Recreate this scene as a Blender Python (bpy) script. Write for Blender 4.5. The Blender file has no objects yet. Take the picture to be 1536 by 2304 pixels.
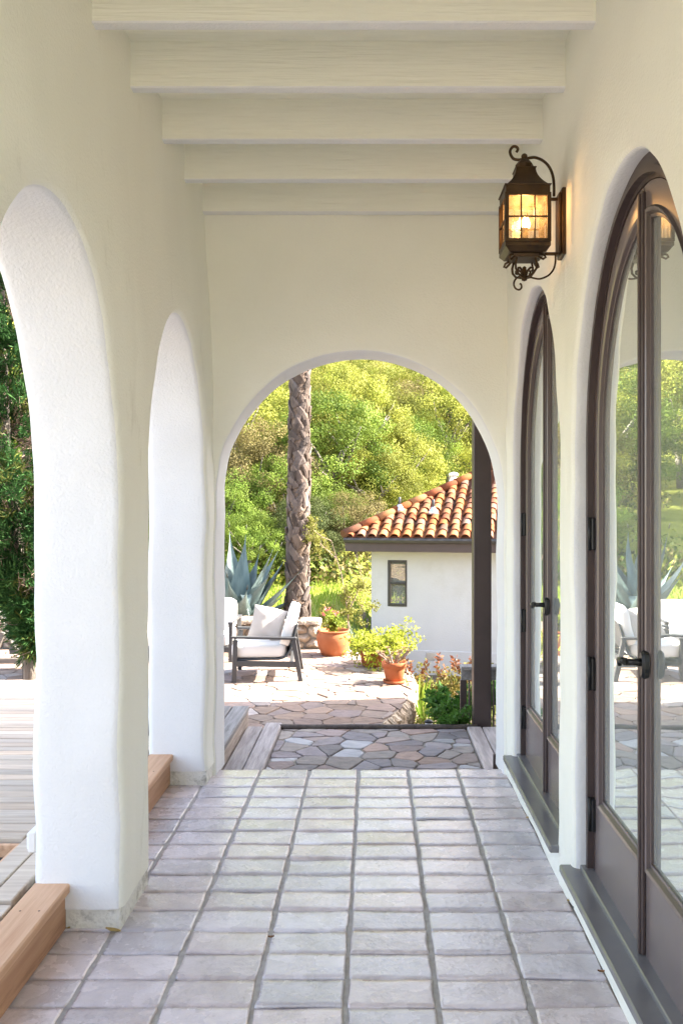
import bpy, math, random
from mathutils import Vector, Matrix, noise, Euler
random.seed(7)
S = bpy.context.scene
COL = S.collection
R = math.radians
F, CX, CY, H = 1950.0, 840.0, 1133.0, 1.7      # focal length and vanishing point in photo pixels, eye height

def at(px, py, Y):
    return Vector(((px - CX) * Y / F, Y, H + (CY - py) * Y / F))

def lerp(a, b, t): return a + (b - a) * t
def clamp(t, a=0., b=1.): return max(a, min(b, t))
def smooth(t):
    t = clamp(t); return t * t * (3 - 2 * t)
def mixc(a, b, t): return tuple(lerp(a[i], b[i], t) for i in range(3))

# ------------------------------------------------------------------ mesh builder
class MB:
    def __init__(s): s.v = []; s.f = []; s.c = []; s.s = []; s.m = []
    def vert(s, p): s.v.append((p[0], p[1], p[2])); return len(s.v) - 1
    def face(s, idx, col=(1, 1, 1), sm=False, m=0):
        s.f.append(tuple(idx)); s.c.append(col); s.s.append(sm); s.m.append(m)
    def poly(s, pts, col=(1, 1, 1), sm=False, m=0):
        s.face([s.vert(p) for p in pts], col, sm, m)
    def box(s, a, b, ch=0.0, col=(1, 1, 1), M=None, m=0):
        lo = [min(a[i], b[i]) for i in range(3)]; hi = [max(a[i], b[i]) for i in range(3)]
        ch = min(ch, *[(hi[i] - lo[i]) * .45 for i in range(3)])
        T = (lambda p: M @ Vector(p)) if M is not None else (lambda p: p)
        if ch <= 0:
            I = [s.vert(T((hi[0] if i & 1 else lo[0], hi[1] if i & 2 else lo[1], hi[2] if i & 4 else lo[2]))) for i in range(8)]
            for q in ((0, 2, 3, 1), (4, 5, 7, 6), (0, 1, 5, 4), (2, 6, 7, 3), (0, 4, 6, 2), (1, 3, 7, 5)):
                s.face([I[k] for k in q], col, False, m)
            return
        V = {}
        for i in range(8):
            c = [hi[k] if i >> k & 1 else lo[k] for k in range(3)]
            d = [-ch if i >> k & 1 else ch for k in range(3)]
            for ax in range(3):
                p = [c[k] + (0 if k == ax else d[k]) for k in range(3)]
                V[i, ax] = s.vert(T(p))
        def oriented(idx):
            c = Vector((0, 0, 0)); P = [Vector(s.v[k]) for k in idx]
            for p in P: c += p
            c /= len(P)
            ctr = Vector(T([(lo[k] + hi[k]) / 2 for k in range(3)]))
            nn = (P[1] - P[0]).cross(P[2] - P[0])
            s.face(idx if nn.dot(c - ctr) > 0 else idx[::-1], col, False, m)
        for ax in range(3):
            o = [k for k in range(3) if k != ax]
            for side in (0, 1):
                b0 = side << ax
                oriented([V[b0 | (i << o[0]) | (j << o[1]), ax] for i, j in ((0, 0), (1, 0), (1, 1), (0, 1))])
            for i in (0, 1):
                for j in (0, 1):
                    b0 = (i << o[0]) | (j << o[1])
                    oriented([V[b0, o[0]], V[b0 | (1 << ax), o[0]], V[b0 | (1 << ax), o[1]], V[b0, o[1]]])
        for i in range(8): oriented([V[i, 0], V[i, 1], V[i, 2]])
    def beam(s, p, q, w, h, ch=0.0, col=(1, 1, 1), up=(0, 0, 1), m=0):
        p = Vector(p); q = Vector(q); d = q - p; L = d.length; d.normalize(); u = Vector(up)
        x = d.cross(u)
        if x.length < 1e-4: x = d.cross(Vector((0, 1, 0)))
        x.normalize(); u = x.cross(d)
        M = Matrix((x, d, u)).transposed().to_4x4(); M.translation = p
        s.box((-w / 2, 0, -h / 2), (w / 2, L, h / 2), ch, col, M, m)
    def tube(s, pts, r, n=8, col=(1, 1, 1), cap=True, m=0, flat=1.0):
        pts = [Vector(p) for p in pts]; k = len(pts)
        rr = r if isinstance(r, (list, tuple)) else [r] * k
        rings = []; ref = None
        for i, p in enumerate(pts):
            d = (pts[min(i + 1, k - 1)] - pts[max(i - 1, 0)]).normalized()
            if ref is None:
                ref = d.cross(Vector((0, 0, 1)))
                if ref.length < .05: ref = d.cross(Vector((0, 1, 0)))
            ref = (ref - d * ref.dot(d)).normalized(); b = d.cross(ref)
            rings.append([s.vert(p + (ref * math.cos(6.28318 * j / n) + b * flat * math.sin(6.28318 * j / n)) * rr[i]) for j in range(n)])
        for i in range(k - 1):
            for j in range(n):
                s.face((rings[i][j], rings[i][(j + 1) % n], rings[i + 1][(j + 1) % n], rings[i + 1][j]), col, True, m)
        if cap: s.face(rings[0][::-1], col, False, m); s.face(rings[-1], col, False, m)
    def lathe(s, prof, c=(0, 0, 0), n=24, col=(1, 1, 1), m=0, jit=0.0, sm=True):
        rings = []
        for i, (r, z) in enumerate(prof):
            rings.append([s.vert((c[0] + r * math.cos(6.28318 * j / n) * (1 + jit * noise.noise((j * .9, i * .7, 3))),
                                  c[1] + r * math.sin(6.28318 * j / n), c[2] + z)) for j in range(n)])
        for i in range(len(prof) - 1):
            for j in range(n):
                s.face((rings[i][j], rings[i][(j + 1) % n], rings[i + 1][(j + 1) % n], rings[i + 1][j]), col, sm, m)
        s.face(rings[0][::-1], col, False, m); s.face(rings[-1], col, False, m)
    def grid(s, rows, col=(1, 1, 1), sm=True, m=0, closed=False):
        I = [[s.vert(p) for p in r] for r in rows]
        for i in range(len(I) - 1):
            n = len(I[i])
            for j in range(n if closed else n - 1):
                s.face((I[i][j], I[i][(j + 1) % n], I[i + 1][(j + 1) % n], I[i + 1][j]), col, sm, m)
    def extrude(s, outline, x0, x1, col=(1, 1, 1), m=0):      # outline in (y, z), along x
        n = len(outline)
        a = [s.vert((x0, y, z)) for y, z in outline]; b = [s.vert((x1, y, z)) for y, z in outline]
        s.face(a, col, False, m); s.face(b[::-1], col, False, m)
        for i in range(n): s.face((a[i], b[i], b[(i + 1) % n], a[(i + 1) % n]), col, False, m)
    def build(s, name, mats, parent=None, loc=None):
        me = bpy.data.meshes.new(name)
        me.from_pydata(s.v, [], s.f)
        me.polygons.foreach_set('use_smooth', s.s)
        if not isinstance(mats, (list, tuple)): mats = [mats]
        for m in mats: me.materials.append(m)
        if len(mats) > 1: me.polygons.foreach_set('material_index', s.m)
        at_ = me.color_attributes.new('Col', 'FLOAT_COLOR', 'CORNER')
        buf = []
        for f, c in zip(s.f, s.c): buf += [c[0], c[1], c[2], 1.0] * len(f)
        at_.data.foreach_set('color', buf)
        me.update()
        o = bpy.data.objects.new(name, me); COL.objects.link(o)
        if parent is not None: o.parent = parent
        if loc is not None: o.location = loc
        return o

def tag(o, label=None, cat=None, group=None, kind=None):
    if label: o['label'] = label
    if cat: o['category'] = cat
    if group: o['group'] = group
    if kind: o['kind'] = kind
    return o
def thing(name, label, cat, loc=(0, 0, 0), rz=0.0, group=None):
    o = bpy.data.objects.new(name, None); COL.objects.link(o)
    o.location = loc; o.rotation_euler = (0, 0, rz); o.empty_display_size = .1
    return tag(o, label, cat, group)
def copy_tree(o, parent=None):
    c = o.copy(); COL.objects.link(c)
    if parent is not None: c.parent = parent
    for ch in list(o.children): copy_tree(ch, c)
    return c

# ------------------------------------------------------------------ materials
def nt(m):
    m.use_nodes = True; return m.node_tree
def mat(name, c1, c2=None, rough=.6, scale=4., stretch=(1, 1, 1), bump=0., bscale=60., bdist=.01, col=False, spec=.5,
        metal=0., c3=None, s3=1.2, t3=(.55, .75), detail=6, bstretch=None, trans=0., coat=0., rvar=0.):
    m = bpy.data.materials.new(name); t = nt(m); N = t.nodes; L = t.links
    b = N['Principled BSDF']; b.inputs['Roughness'].default_value = rough
    b.inputs['Metallic'].default_value = metal; b.inputs['Specular IOR Level'].default_value = spec
    b.inputs['Coat Weight'].default_value = coat; b.inputs['Coat Roughness'].default_value = .22
    tc = N.new('ShaderNodeTexCoord'); mp = N.new('ShaderNodeMapping'); mp.inputs['Scale'].default_value = stretch
    L.new(tc.outputs['Object'], mp.inputs['Vector'])
    no = N.new('ShaderNodeTexNoise'); no.inputs['Scale'].default_value = scale; no.inputs['Detail'].default_value = detail
    L.new(mp.outputs[0], no.inputs['Vector'])
    rp = N.new('ShaderNodeValToRGB'); rp.color_ramp.elements[0].position = .3; rp.color_ramp.elements[1].position = .7
    rp.color_ramp.elements[0].color = (*c1, 1); rp.color_ramp.elements[1].color = (*(c2 or c1), 1)
    L.new(no.outputs['Fac'], rp.inputs['Fac']); out = rp.outputs['Color']
    if c3:
        n3 = N.new('ShaderNodeTexNoise'); n3.inputs['Scale'].default_value = s3; n3.inputs['Detail'].default_value = 8
        n3.inputs['Roughness'].default_value = .7
        L.new(mp.outputs[0], n3.inputs['Vector'])
        r3 = N.new('ShaderNodeValToRGB'); r3.color_ramp.elements[0].position = t3[0]; r3.color_ramp.elements[1].position = t3[1]
        L.new(n3.outputs['Fac'], r3.inputs['Fac'])
        mx = N.new('ShaderNodeMix'); mx.data_type = 'RGBA'
        L.new(r3.outputs['Color'], mx.inputs['Factor']); L.new(out, mx.inputs['A']); mx.inputs['B'].default_value = (*c3, 1)
        out = mx.outputs['Result']
    if col:
        at_ = N.new('ShaderNodeAttribute'); at_.attribute_name = 'Col'
        mx = N.new('ShaderNodeMix'); mx.data_type = 'RGBA'; mx.blend_type = 'MULTIPLY'; mx.inputs['Factor'].default_value = 1
        L.new(out, mx.inputs['A']); L.new(at_.outputs['Color'], mx.inputs['B']); out = mx.outputs['Result']
    L.new(out, b.inputs['Base Color'])
    if rvar:
        mr = N.new('ShaderNodeMapRange'); mr.inputs['To Min'].default_value = rough - rvar; mr.inputs['To Max'].default_value = rough + rvar
        L.new(no.outputs['Fac'], mr.inputs['Value']); L.new(mr.outputs[0], b.inputs['Roughness'])
    if bump:
        m2 = N.new('ShaderNodeMapping'); m2.inputs['Scale'].default_value = bstretch or stretch
        L.new(tc.outputs['Object'], m2.inputs['Vector'])
        bn = N.new('ShaderNodeTexNoise'); bn.inputs['Scale'].default_value = bscale; bn.inputs['Detail'].default_value = 5
        L.new(m2.outputs[0], bn.inputs['Vector'])
        bp = N.new('ShaderNodeBump'); bp.inputs['Strength'].default_value = bump; bp.inputs['Distance'].default_value = bdist
        L.new(bn.outputs['Fac'], bp.inputs['Height']); L.new(bp.outputs[0], b.inputs['Normal'])
    if trans:
        tr = N.new('ShaderNodeBsdfTranslucent'); L.new(out, tr.inputs['Color'])
        ms = N.new('ShaderNodeMixShader'); ms.inputs[0].default_value = trans
        L.new(b.outputs[0], ms.inputs[1]); L.new(tr.outputs[0], ms.inputs[2])
        L.new(ms.outputs[0], N['Material Output'].inputs['Surface'])
    return m

M = {}
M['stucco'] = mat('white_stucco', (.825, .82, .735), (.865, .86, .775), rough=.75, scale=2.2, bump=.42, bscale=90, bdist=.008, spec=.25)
M['baked_lit'] = mat('stucco_baked_light', (.72, .72, .72), (.77, .77, .77), rough=.75, scale=2.2, bump=.45, bscale=90, bdist=.008, spec=.25)  # wall paint copied whiter, with skylight and floor bounce put into the colour
M['stucco_worn'] = mat('worn_white_stucco', (.825, .82, .735), (.865, .86, .775), rough=.72, scale=2.2, bump=.45, bscale=90, bdist=.008, spec=.25, stretch=(1, 1, .35), bstretch=(1, 1, 1),
                       c3=(.50, .48, .39), s3=3.4, t3=(.60, .90))
M['plinth'] = mat('plinth_stucco', (.70, .69, .62), (.80, .79, .74), rough=.85, scale=14, bump=.8, bscale=60, bdist=.01, c3=(.25, .24, .19), s3=14, t3=(.50, .72))
M['beam'] = mat('painted_rough_sawn_wood', (.825, .82, .735), (.86, .855, .77), rough=.6, scale=3, stretch=(1, 6, 10), bump=.5, bscale=9, bstretch=(.5, 9, 11), bdist=.012, spec=.3)
M['brown'] = mat('brown_painted_wood', (.060, .041, .038), (.074, .052, .048), rough=.42, scale=5, bump=.1, bscale=120, bdist=.003)
M['brown_sat'] = mat('brown_satin_paint', (.145, .115, .112), (.165, .132, .128), rough=.26, scale=3, spec=.6)
M['sill'] = mat('grey_painted_sill', (.145, .142, .15), (.17, .165, .17), rough=.24, scale=6, spec=.6, bump=.08, bscale=90, bdist=.002)
M['black'] = mat('black_iron', (.008, .008, .008), (.014, .014, .014), rough=.35, spec=.35)
M['tile'] = mat('terracotta_paver_tile', (.475, .42, .435), (.65, .595, .625), rough=.27, scale=7, bump=.7, bscale=48, bdist=.006, col=True, spec=.8, coat=.38, c3=(.30, .27, .26), s3=6, t3=(.57, .80), rvar=.12)
M['grout'] = mat('sanded_grout', (.29, .27, .255), (.40, .38, .36), rough=.9, scale=30, bump=.6, bscale=150, bdist=.004)
M['flag'] = mat('flagstone', (.80, .80, .80), (1.08, 1.05, 1.03), rough=.75, spec=.2, scale=9, stretch=(1, 1.6, 1), bump=.6, bscale=14, bdist=.02, col=True, c3=(.50, .45, .42), s3=6, t3=(.55, .78))
M['mortar'] = mat('flagstone_mortar', (.20, .185, .16), (.30, .27, .23), rough=.95, scale=20, bump=.5, bscale=60, bdist=.01)
M['mortar_warm'] = mat('sandy_mortar', (.26, .21, .17), (.36, .29, .23), rough=.95, scale=20, bump=.5, bscale=60, bdist=.01, spec=.1)
M['rock'] = mat('field_stone', (.75, .72, .68), (1.1, 1.05, 1.0), rough=.85, scale=8, bump=.9, bscale=22, bdist=.03, col=True)
M['redwood'] = mat('fresh_redwood', (.50, .28, .16), (.68, .44, .28), rough=.6, scale=3.5, stretch=(9, .6, 9), bump=.3, bscale=20, bstretch=(8, .5, 8), bdist=.004, col=True, c3=(.30, .14, .07), s3=1.6, t3=(.56, .74))
M['deck'] = mat('weathered_deck_board', (.50, .40, .32), (.66, .56, .46), rough=.8, spec=.2, scale=4, stretch=(.7, 9, 9), bump=.3, bscale=20, bstretch=(.5, 8, 8), bdist=.004, col=True, c3=(.30, .21, .14), s3=1.6, t3=(.62, .78))
M['greywood'] = mat('grey_weathered_timber', (.20, .185, .18), (.36, .34, .33), rough=.8, scale=4, stretch=(9, .8, 9), bump=.6, bscale=16, bstretch=(9, .6, 9), bdist=.008, col=True, c3=(.11, .095, .085), s3=2.5, t3=(.56, .76))
M['mulch'] = mat('dark_mulch', (.012, .011, .011), (.05, .045, .042), rough=.8, scale=20)
M['soil'] = mat('bark_mulch_soil', (.07, .05, .035), (.15, .11, .08), rough=.95, scale=14, bump=.8, bscale=40, bdist=.03, c3=(.22, .18, .12), s3=5)
M['earth'] = mat('dry_earth_and_straw', (.30, .25, .18), (.42, .36, .27), rough=.95, scale=2, bump=.6, bscale=12, bdist=.05)
M['lawn'] = mat('spring_grass', (.17, .19, .03), (.27, .28, .06), rough=.9, scale=1.3, bump=.8, bscale=18, bdist=.1, c3=(.26, .25, .08), s3=.5, t3=(.55, .8), spec=.1)
M['bronze'] = mat('aged_bronze', (.045, .026, .012), (.085, .05, .024), rough=.42, scale=14, metal=.75, bump=.25, bscale=70, bdist=.003, c3=(.035, .022, .014), s3=9, t3=(.5, .7))
M['terra'] = mat('terracotta_pot', (.33, .10, .042), (.40, .145, .065), rough=.8, spec=.15, scale=6, bump=.2, bscale=60, bdist=.004, c3=(.42, .25, .17), s3=4, t3=(.6, .82))
M['alu'] = mat('charcoal_aluminium', (.045, .045, .048), (.055, .055, .058), rough=.4)
M['cushion'] = mat('cream_cushion_fabric', (.74, .71, .68), (.80, .77, .74), rough=.9, scale=4, bump=.3, bscale=260, bdist=.002, spec=.15)
M['pillow'] = mat('taupe_pillow_fabric', (.52, .47, .43), (.58, .53, .49), rough=.95, scale=5, bump=.3, bscale=200, bdist=.003, spec=.1)
M['agave'] = mat('blue_agave_leaf', (.075, .118, .118), (.165, .22, .21), rough=.5, scale=3.5, stretch=(4, 4, .7), col=True, bump=.3, bscale=12, bstretch=(4, 4, .5), c3=(.30, .30, .22), s3=4, t3=(.62, .8))
M['boot'] = mat('palm_leaf_base', (.062, .05, .044), (.155, .13, .12), rough=.9, spec=.1, scale=7, stretch=(1, 1, .4), bump=.7, bscale=40, bdist=.01, col=True)
M['fibre'] = mat('palm_fibre', (.11, .075, .055), (.20, .14, .10), rough=.95, scale=30, bump=1., bscale=90, bdist=.02)
M['bark'] = mat('oak_bark', (.12, .10, .08), (.24, .21, .18), rough=.95, scale=4, stretch=(2, 2, .5), bump=1., bscale=14, bdist=.05)
M['twig'] = mat('bare_twig', (.20, .13, .10), (.34, .25, .20), rough=.9, scale=10)
def leafmat(name, tr=.45, rough=.65): return mat(name, (.85, .85, .85), (1.12, 1.12, 1.1), rough=rough, scale=.7, col=True, trans=tr, spec=.12)
M['leaf'] = leafmat('oak_foliage', .30)
M['leaf_near'] = leafmat('shrub_foliage', .4, .45)
M['needle'] = leafmat('cypress_foliage', .25, .6)
M['rooftile'] = mat('clay_roof_tile', (.85, .82, .80), (1.1, 1.06, 1.0), rough=.9, spec=.08, scale=9, col=True, bump=.3, bscale=40, bdist=.01)
M['housewall'] = mat('house_stucco', (.47, .465, .465), (.52, .515, .515), rough=.85, scale=1.1, bump=.4, bscale=40, bdist=.01, c3=(.40, .385, .36), s3=1.1, t3=(.5, .85))
M['winframe'] = mat('dark_window_frame', (.035, .032, .03), (.045, .04, .038), rough=.4)
M['metal'] = mat('galvanised_metal', (.5, .52, .56), (.6, .62, .66), rough=.35, metal=.8, scale=9)
M['whitepaint'] = mat('white_paint', (.75, .74, .72), (.8, .79, .77), rough=.5)
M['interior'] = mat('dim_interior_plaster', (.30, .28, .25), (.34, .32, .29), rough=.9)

def glassmat(name, refl, tint):
    m = bpy.data.materials.new(name); t = nt(m); N = t.nodes; L = t.links
    N.remove(N['Principled BSDF'])
    g = N.new('ShaderNodeBsdfGlossy'); g.inputs['Roughness'].default_value = .004; g.inputs['Color'].default_value = (*tint, 1)
    tp = N.new('ShaderNodeBsdfTransparent'); tp.inputs['Color'].default_value = (.62, .70, .66, 1)
    fr = N.new('ShaderNodeLayerWeight'); fr.inputs['Blend'].default_value = .35
    mr = N.new('ShaderNodeMapRange'); mr.inputs['To Min'].default_value = refl; mr.inputs['To Max'].default_value = 1.0
    L.new(fr.outputs['Fresnel'], mr.inputs['Value'])
    nz = N.new('ShaderNodeTexNoise'); nz.inputs['Scale'].default_value = 1.6; nz.inputs['Detail'].default_value = 1
    nz.inputs['Distortion'].default_value = .4
    tc = N.new('ShaderNodeTexCoord'); mp = N.new('ShaderNodeMapping'); mp.inputs['Scale'].default_value = (1, .5, 2.2)
    L.new(tc.outputs['Object'], mp.inputs['Vector']); L.new(mp.outputs[0], nz.inputs['Vector'])
    bp = N.new('ShaderNodeBump'); bp.inputs['Strength'].default_value = .2; bp.inputs['Distance'].default_value = .012
    L.new(nz.outputs['Fac'], bp.inputs['Height']); L.new(bp.outputs[0], g.inputs['Normal'])
    ms = N.new('ShaderNodeMixShader'); L.new(mr.outputs[0], ms.inputs[0]); L.new(tp.outputs[0], ms.inputs[1]); L.new(g.outputs[0], ms.inputs[2])
    df = N.new('ShaderNodeBsdfDiffuse'); df.inputs['Color'].default_value = (.80, .84, .80, 1)      # milky diffuse mixed in to make the reflections paler and brighter
    m2 = N.new('ShaderNodeMixShader'); m2.inputs[0].default_value = .18
    L.new(ms.outputs[0], m2.inputs[1]); L.new(df.outputs[0], m2.inputs[2])
    L.new(m2.outputs[0], N['Material Output'].inputs['Surface'])
    return m
M['glass'] = glassmat('door_glass', .82, (.95, 1.0, .98))
M['winglass'] = glassmat('window_glass', .42, (.9, .85, .7))

def lanternglass():
    m = bpy.data.materials.new('seeded_lantern_glass'); t = nt(m); N = t.nodes; L = t.links
    N.remove(N['Principled BSDF'])
    tp = N.new('ShaderNodeBsdfTransparent'); tp.inputs['Color'].default_value = (.93, .88, .80, 1)
    df = N.new('ShaderNodeBsdfTranslucent'); df.inputs['Color'].default_value = (.85, .68, .48, 1)
    nz = N.new('ShaderNodeTexNoise'); nz.inputs['Scale'].default_value = 26; nz.inputs['Detail'].default_value = 5
    tc = N.new('ShaderNodeTexCoord'); L.new(tc.outputs['Object'], nz.inputs['Vector'])
    mr = N.new('ShaderNodeMapRange'); mr.inputs['From Min'].default_value = .35; mr.inputs['From Max'].default_value = .7
    mr.inputs['To Min'].default_value = .12; mr.inputs['To Max'].default_value = .42
    L.new(nz.outputs['Fac'], mr.inputs['Value'])
    ms = N.new('ShaderNodeMixShader'); L.new(mr.outputs[0], ms.inputs[0]); L.new(tp.outputs[0], ms.inputs[1]); L.new(df.outputs[0], ms.inputs[2])
    gl = N.new('ShaderNodeBsdfGlossy'); gl.inputs['Roughness'].default_value = .08
    m2 = N.new('ShaderNodeMixShader'); m2.inputs[0].default_value = .06
    L.new(ms.outputs[0], m2.inputs[1]); L.new(gl.outputs[0], m2.inputs[2])
    L.new(m2.outputs[0], N['Material Output'].inputs['Surface'])
    return m
M['lglass'] = lanternglass()
def emit(name, c, s):
    m = bpy.data.materials.new(name); t = nt(m); b = t.nodes['Principled BSDF']
    b.inputs['Emission Color'].default_value = (*c, 1); b.inputs['Emission Strength'].default_value = s
    b.inputs['Base Color'].default_value = (*c, 1)
    return m
M['bulb'] = emit('lit_flame_bulb', (1.0, .62, .22), 5.0)

# ------------------------------------------------------------------ camera, light, world
cam = bpy.data.cameras.new('camera'); co = bpy.data.objects.new('camera', cam); COL.objects.link(co)
co.location = (0, 0, H); co.rotation_euler = (R(90), 0, 0)
cam.sensor_fit = 'VERTICAL'; cam.sensor_height = 36; cam.sensor_width = 24; cam.lens = 36 * F / 2304
cam.shift_x = -(CX - 768) / 2304; cam.shift_y = -(1152 - CY) / 2304
cam.clip_end = 2000; cam.clip_start = .05
S.camera = co
SUN_EL, SUN_AZ = R(38), R(8)          # azimuth from +X towards +Y
sd = Vector((math.cos(SUN_EL) * math.cos(SUN_AZ), math.cos(SUN_EL) * math.sin(SUN_AZ), math.sin(SUN_EL)))
sl = bpy.data.lights.new('sun', 'SUN'); sl.energy = 5.0; sl.angle = R(.5); sl.color = (1, .93, .80)
so = bpy.data.objects.new('sun', sl); COL.objects.link(so); so.rotation_euler = (-sd).to_track_quat('-Z', 'Y').to_euler()
so.location = (20, 5, 20)
w = bpy.data.worlds.new('World'); S.world = w; w.use_nodes = True
wt = w.node_tree; sk = wt.nodes.new('ShaderNodeTexSky'); sk.sky_type = 'NISHITA'; sk.sun_disc = False
sk.sun_elevation = SUN_EL; sk.sun_rotation = R(90) - SUN_AZ; sk.dust_density = 2.5; sk.ozone_density = 1.0
bg = wt.nodes['Background']; bg.inputs['Strength'].default_value = .15
hs = wt.nodes.new('ShaderNodeHueSaturation'); hs.inputs['Saturation'].default_value = .72     # sky desaturated, then tinted below, as white balance
tn = wt.nodes.new('ShaderNodeMix'); tn.data_type = 'RGBA'; tn.blend_type = 'MULTIPLY'; tn.inputs['Factor'].default_value = 1
tn.inputs['B'].default_value = (1.015, .99, 1.0, 1)
wt.links.new(sk.outputs[0], hs.inputs['Color']); wt.links.new(hs.outputs[0], tn.inputs['A']); wt.links.new(tn.outputs['Result'], bg.inputs['Color'])
S.view_settings.view_transform = 'Standard'; S.view_settings.look = 'None'; S.view_settings.gamma = 1
S.view_settings.exposure = 2.78
S.render.engine = 'CYCLES'
S.cycles.max_bounces = 14; S.cycles.diffuse_bounces = 8; S.cycles.transparent_max_bounces = 12; S.cycles.glossy_bounces = 5
S.cycles.use_denoising = True
S.cycles.sample_clamp_indirect = 8.0

# ------------------------------------------------------------------ arched stucco walls
def wob(p, a=.006):
    q = Vector(p)
    return Vector((noise.noise(q * 2.1 + Vector((3, 1, 7))), noise.noise(q * 2.1 + Vector((9, 4, 2))), noise.noise(q * 2.1 + Vector((1, 8, 5))))) * a + \
        Vector((noise.noise(q * 6 + Vector((2, 2, 2))), noise.noise(q * 6 + Vector((5, 5, 5))), 0)) * a * .5

def arch_pts(c, rx, ry, zs, n=44, p=2.0):
    out = []
    for i in range(n + 1):
        a = math.pi * i / n
        ca, sa = math.cos(a), math.sin(a)
        out.append((c + rx * math.copysign(abs(ca) ** (2 / p), ca), zs + ry * abs(sa) ** (2 / p)))
    return out

def arched_panel(mb, c, rx, ry, zs, z0, a0, a1, ztop, din, dout, r, place, nj=14, wamp=.013, fill=.05, rout=None):
    """wall panel [a0,a1] x [z0,ztop] with an arched opening; din / dout are the two faces, place(a, d, z) gives the point"""
    rout = r if rout is None else rout
    B = []; Rr = []
    for i in range(nj): z = lerp(z0, zs, i / nj); B.append((c + rx, z)); Rr.append((a1, z))
    arc = arch_pts(c, rx, ry, zs, 48)
    corners = sorted([math.atan2(ztop - zs, a1 - c), math.atan2(ztop - zs, a0 - c)])
    angs = [math.atan2(z - zs, y - c) for y, z in arc]
    for k in corners:
        j = min(range(len(angs)), key=lambda q: abs(angs[q] - k))
        t = math.atan2(math.sin(k) / ry, math.cos(k) / rx)
        arc[j] = (c + rx * math.cos(t), zs + ry * math.sin(t)); angs[j] = k
    for (y, z), an in zip(arc, angs):
        dx, dz = math.cos(an), math.sin(an)
        ts = []
        if dx > 1e-6: ts.append((a1 - c) / dx)
        if dx < -1e-6: ts.append((a0 - c) / dx)
        if dz > 1e-6: ts.append((ztop - zs) / dz)
        t = min(ts); B.append((y, z)); Rr.append((c + dx * t, zs + dz * t))
    for i in range(nj): z = lerp(zs, z0, (i + 1) / nj); B.append((c - rx, z)); Rr.append((a0, z))
    sg = 1 if dout > din else -1
    rows = []
    for (by, bz), (ry_, rz_) in zip(B, Rr):
        dy, dz = ry_ - by, rz_ - bz; L = math.hypot(dy, dz); dy /= L; dz /= L
        cs = []
        for t in (1, .8, .6, .42, .28, .16): cs.append((max(r, L * t), din))
        for k in range(1, 6):
            an = math.pi / 2 * k / 5; cs.append((r - r * math.sin(an), din + sg * (r - r * math.cos(an))))
        for t in (.2, .4, .6, .8): cs.append((0, lerp(din + sg * r, dout - sg * rout, t)))
        for k in range(5):
            an = math.pi / 2 * k / 4; cs.append((rout - rout * math.cos(an), dout - sg * (rout - rout * math.sin(an))))
        for t in (.3, .6, 1): cs.append((max(rout, L * t), dout))
        row = []
        for off, d in cs:
            p = place(by + dy * off, d, bz + dz * off)
            ff = smooth(min(by + dy * off - a0, a1 - by - dy * off) / .09)
            row.append(Vector(p) + wob(p, wamp) * ff)
        rows.append(row)
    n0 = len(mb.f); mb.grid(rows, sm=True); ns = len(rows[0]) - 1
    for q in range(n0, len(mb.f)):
        if 8 <= (q - n0) % ns <= ns - 4: mb.m[q] = 1  # opening faces take the whiter copy that imitates skylight

def XL(z): return -(1.0 + .05 * smooth((z - 2.4) / 1.1))
ZT = 3.72
# left arcade wall: the corridor face at x = -1.0, the garden face at x = -1.36
mb = MB()
def placeL(a, d, z): return (d + (XL(z) + 1.0) * (1 if d > -1.2 else .3), a, z)
for c, ryy, zs, a0, a1 in ((2.785, 1.06, 1.63, 1.90, 3.655), (4.555, .985, 1.70, 3.655, 5.60), (1.01, 1.06, 1.63, .13, 1.90), (-.76, 1.06, 1.63, -2.2, .13)):
    arched_panel(mb, c, .665, ryy, zs, .085, a0, a1, ZT, -1.0, -1.36, .042, placeL)
aw = mb.build('arcade_wall', [M['stucco_worn'], M['baked_lit']])
tag(aw, 'white stucco arcade wall with rounded arches along the left of the passage', 'arcade wall')
mb = MB()
for a0, a1 in ((3.462, 3.88), (5.23, 5.6), (1.685, 2.11), (-.085, .335), (-2.2, -1.44)):
    mb.box((-1.345, a0, -.02), (-1.008, a1, .088), .006)
mb.build('plinth', M['plinth'], aw)

# wall at the end of the passage
mb = MB()
def placeB(a, d, z): return (a, d, z)
arched_panel(mb, -.0875, .8975, .90, 1.756, -.02, -1.365, 1.06, ZT, 5.42, 5.76, .03, placeB)
tag(mb.build('end_wall', [M['stucco'], M['baked_lit']]), 'cream stucco end wall with a wide round arch framing the garden', 'arch wall')

# right wall with two door openings
XR = .83
def placeR(a, d, z): return (d, a, z)
DOORS = [2.94, 4.57]
mb = MB()
arched_panel(mb, 2.94, .685, .93, 1.93, 0, 1.70, 3.765, ZT, XR, .97, .034, placeR, rout=.01)
arched_panel(mb, 4.57, .665, .93, 1.90, 0, 3.765, 5.60, ZT, XR, .97, .034, placeR, rout=.01)
rows = [[Vector((XR, y, z)) + wob((XR, y, z)) for z in [ZT * k / 12 for k in range(13)]] for y in [1.7 - .325 * k for k in range(13)]]
mb.grid(rows)
for yc, hw in ((2.94, .69), (4.57, .67)):
    rows = [[Vector((XR + .004, yc - hw + 2 * hw * k / 10, z)) + wob((XR, yc - hw + 2 * hw * k / 10, z)) for z in (0, .07, .142)] for k in range(11)]
    mb.grid(rows)
    mb.box((XR + .02, yc - hw - .02, 0), (.97, yc + hw + .02, .145))
hw_ = mb.build('house_wall', [M['stucco'], M['baked_lit']])
tag(hw_, 'cream stucco house wall with two arched door openings on the right', 'house wall')

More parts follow.
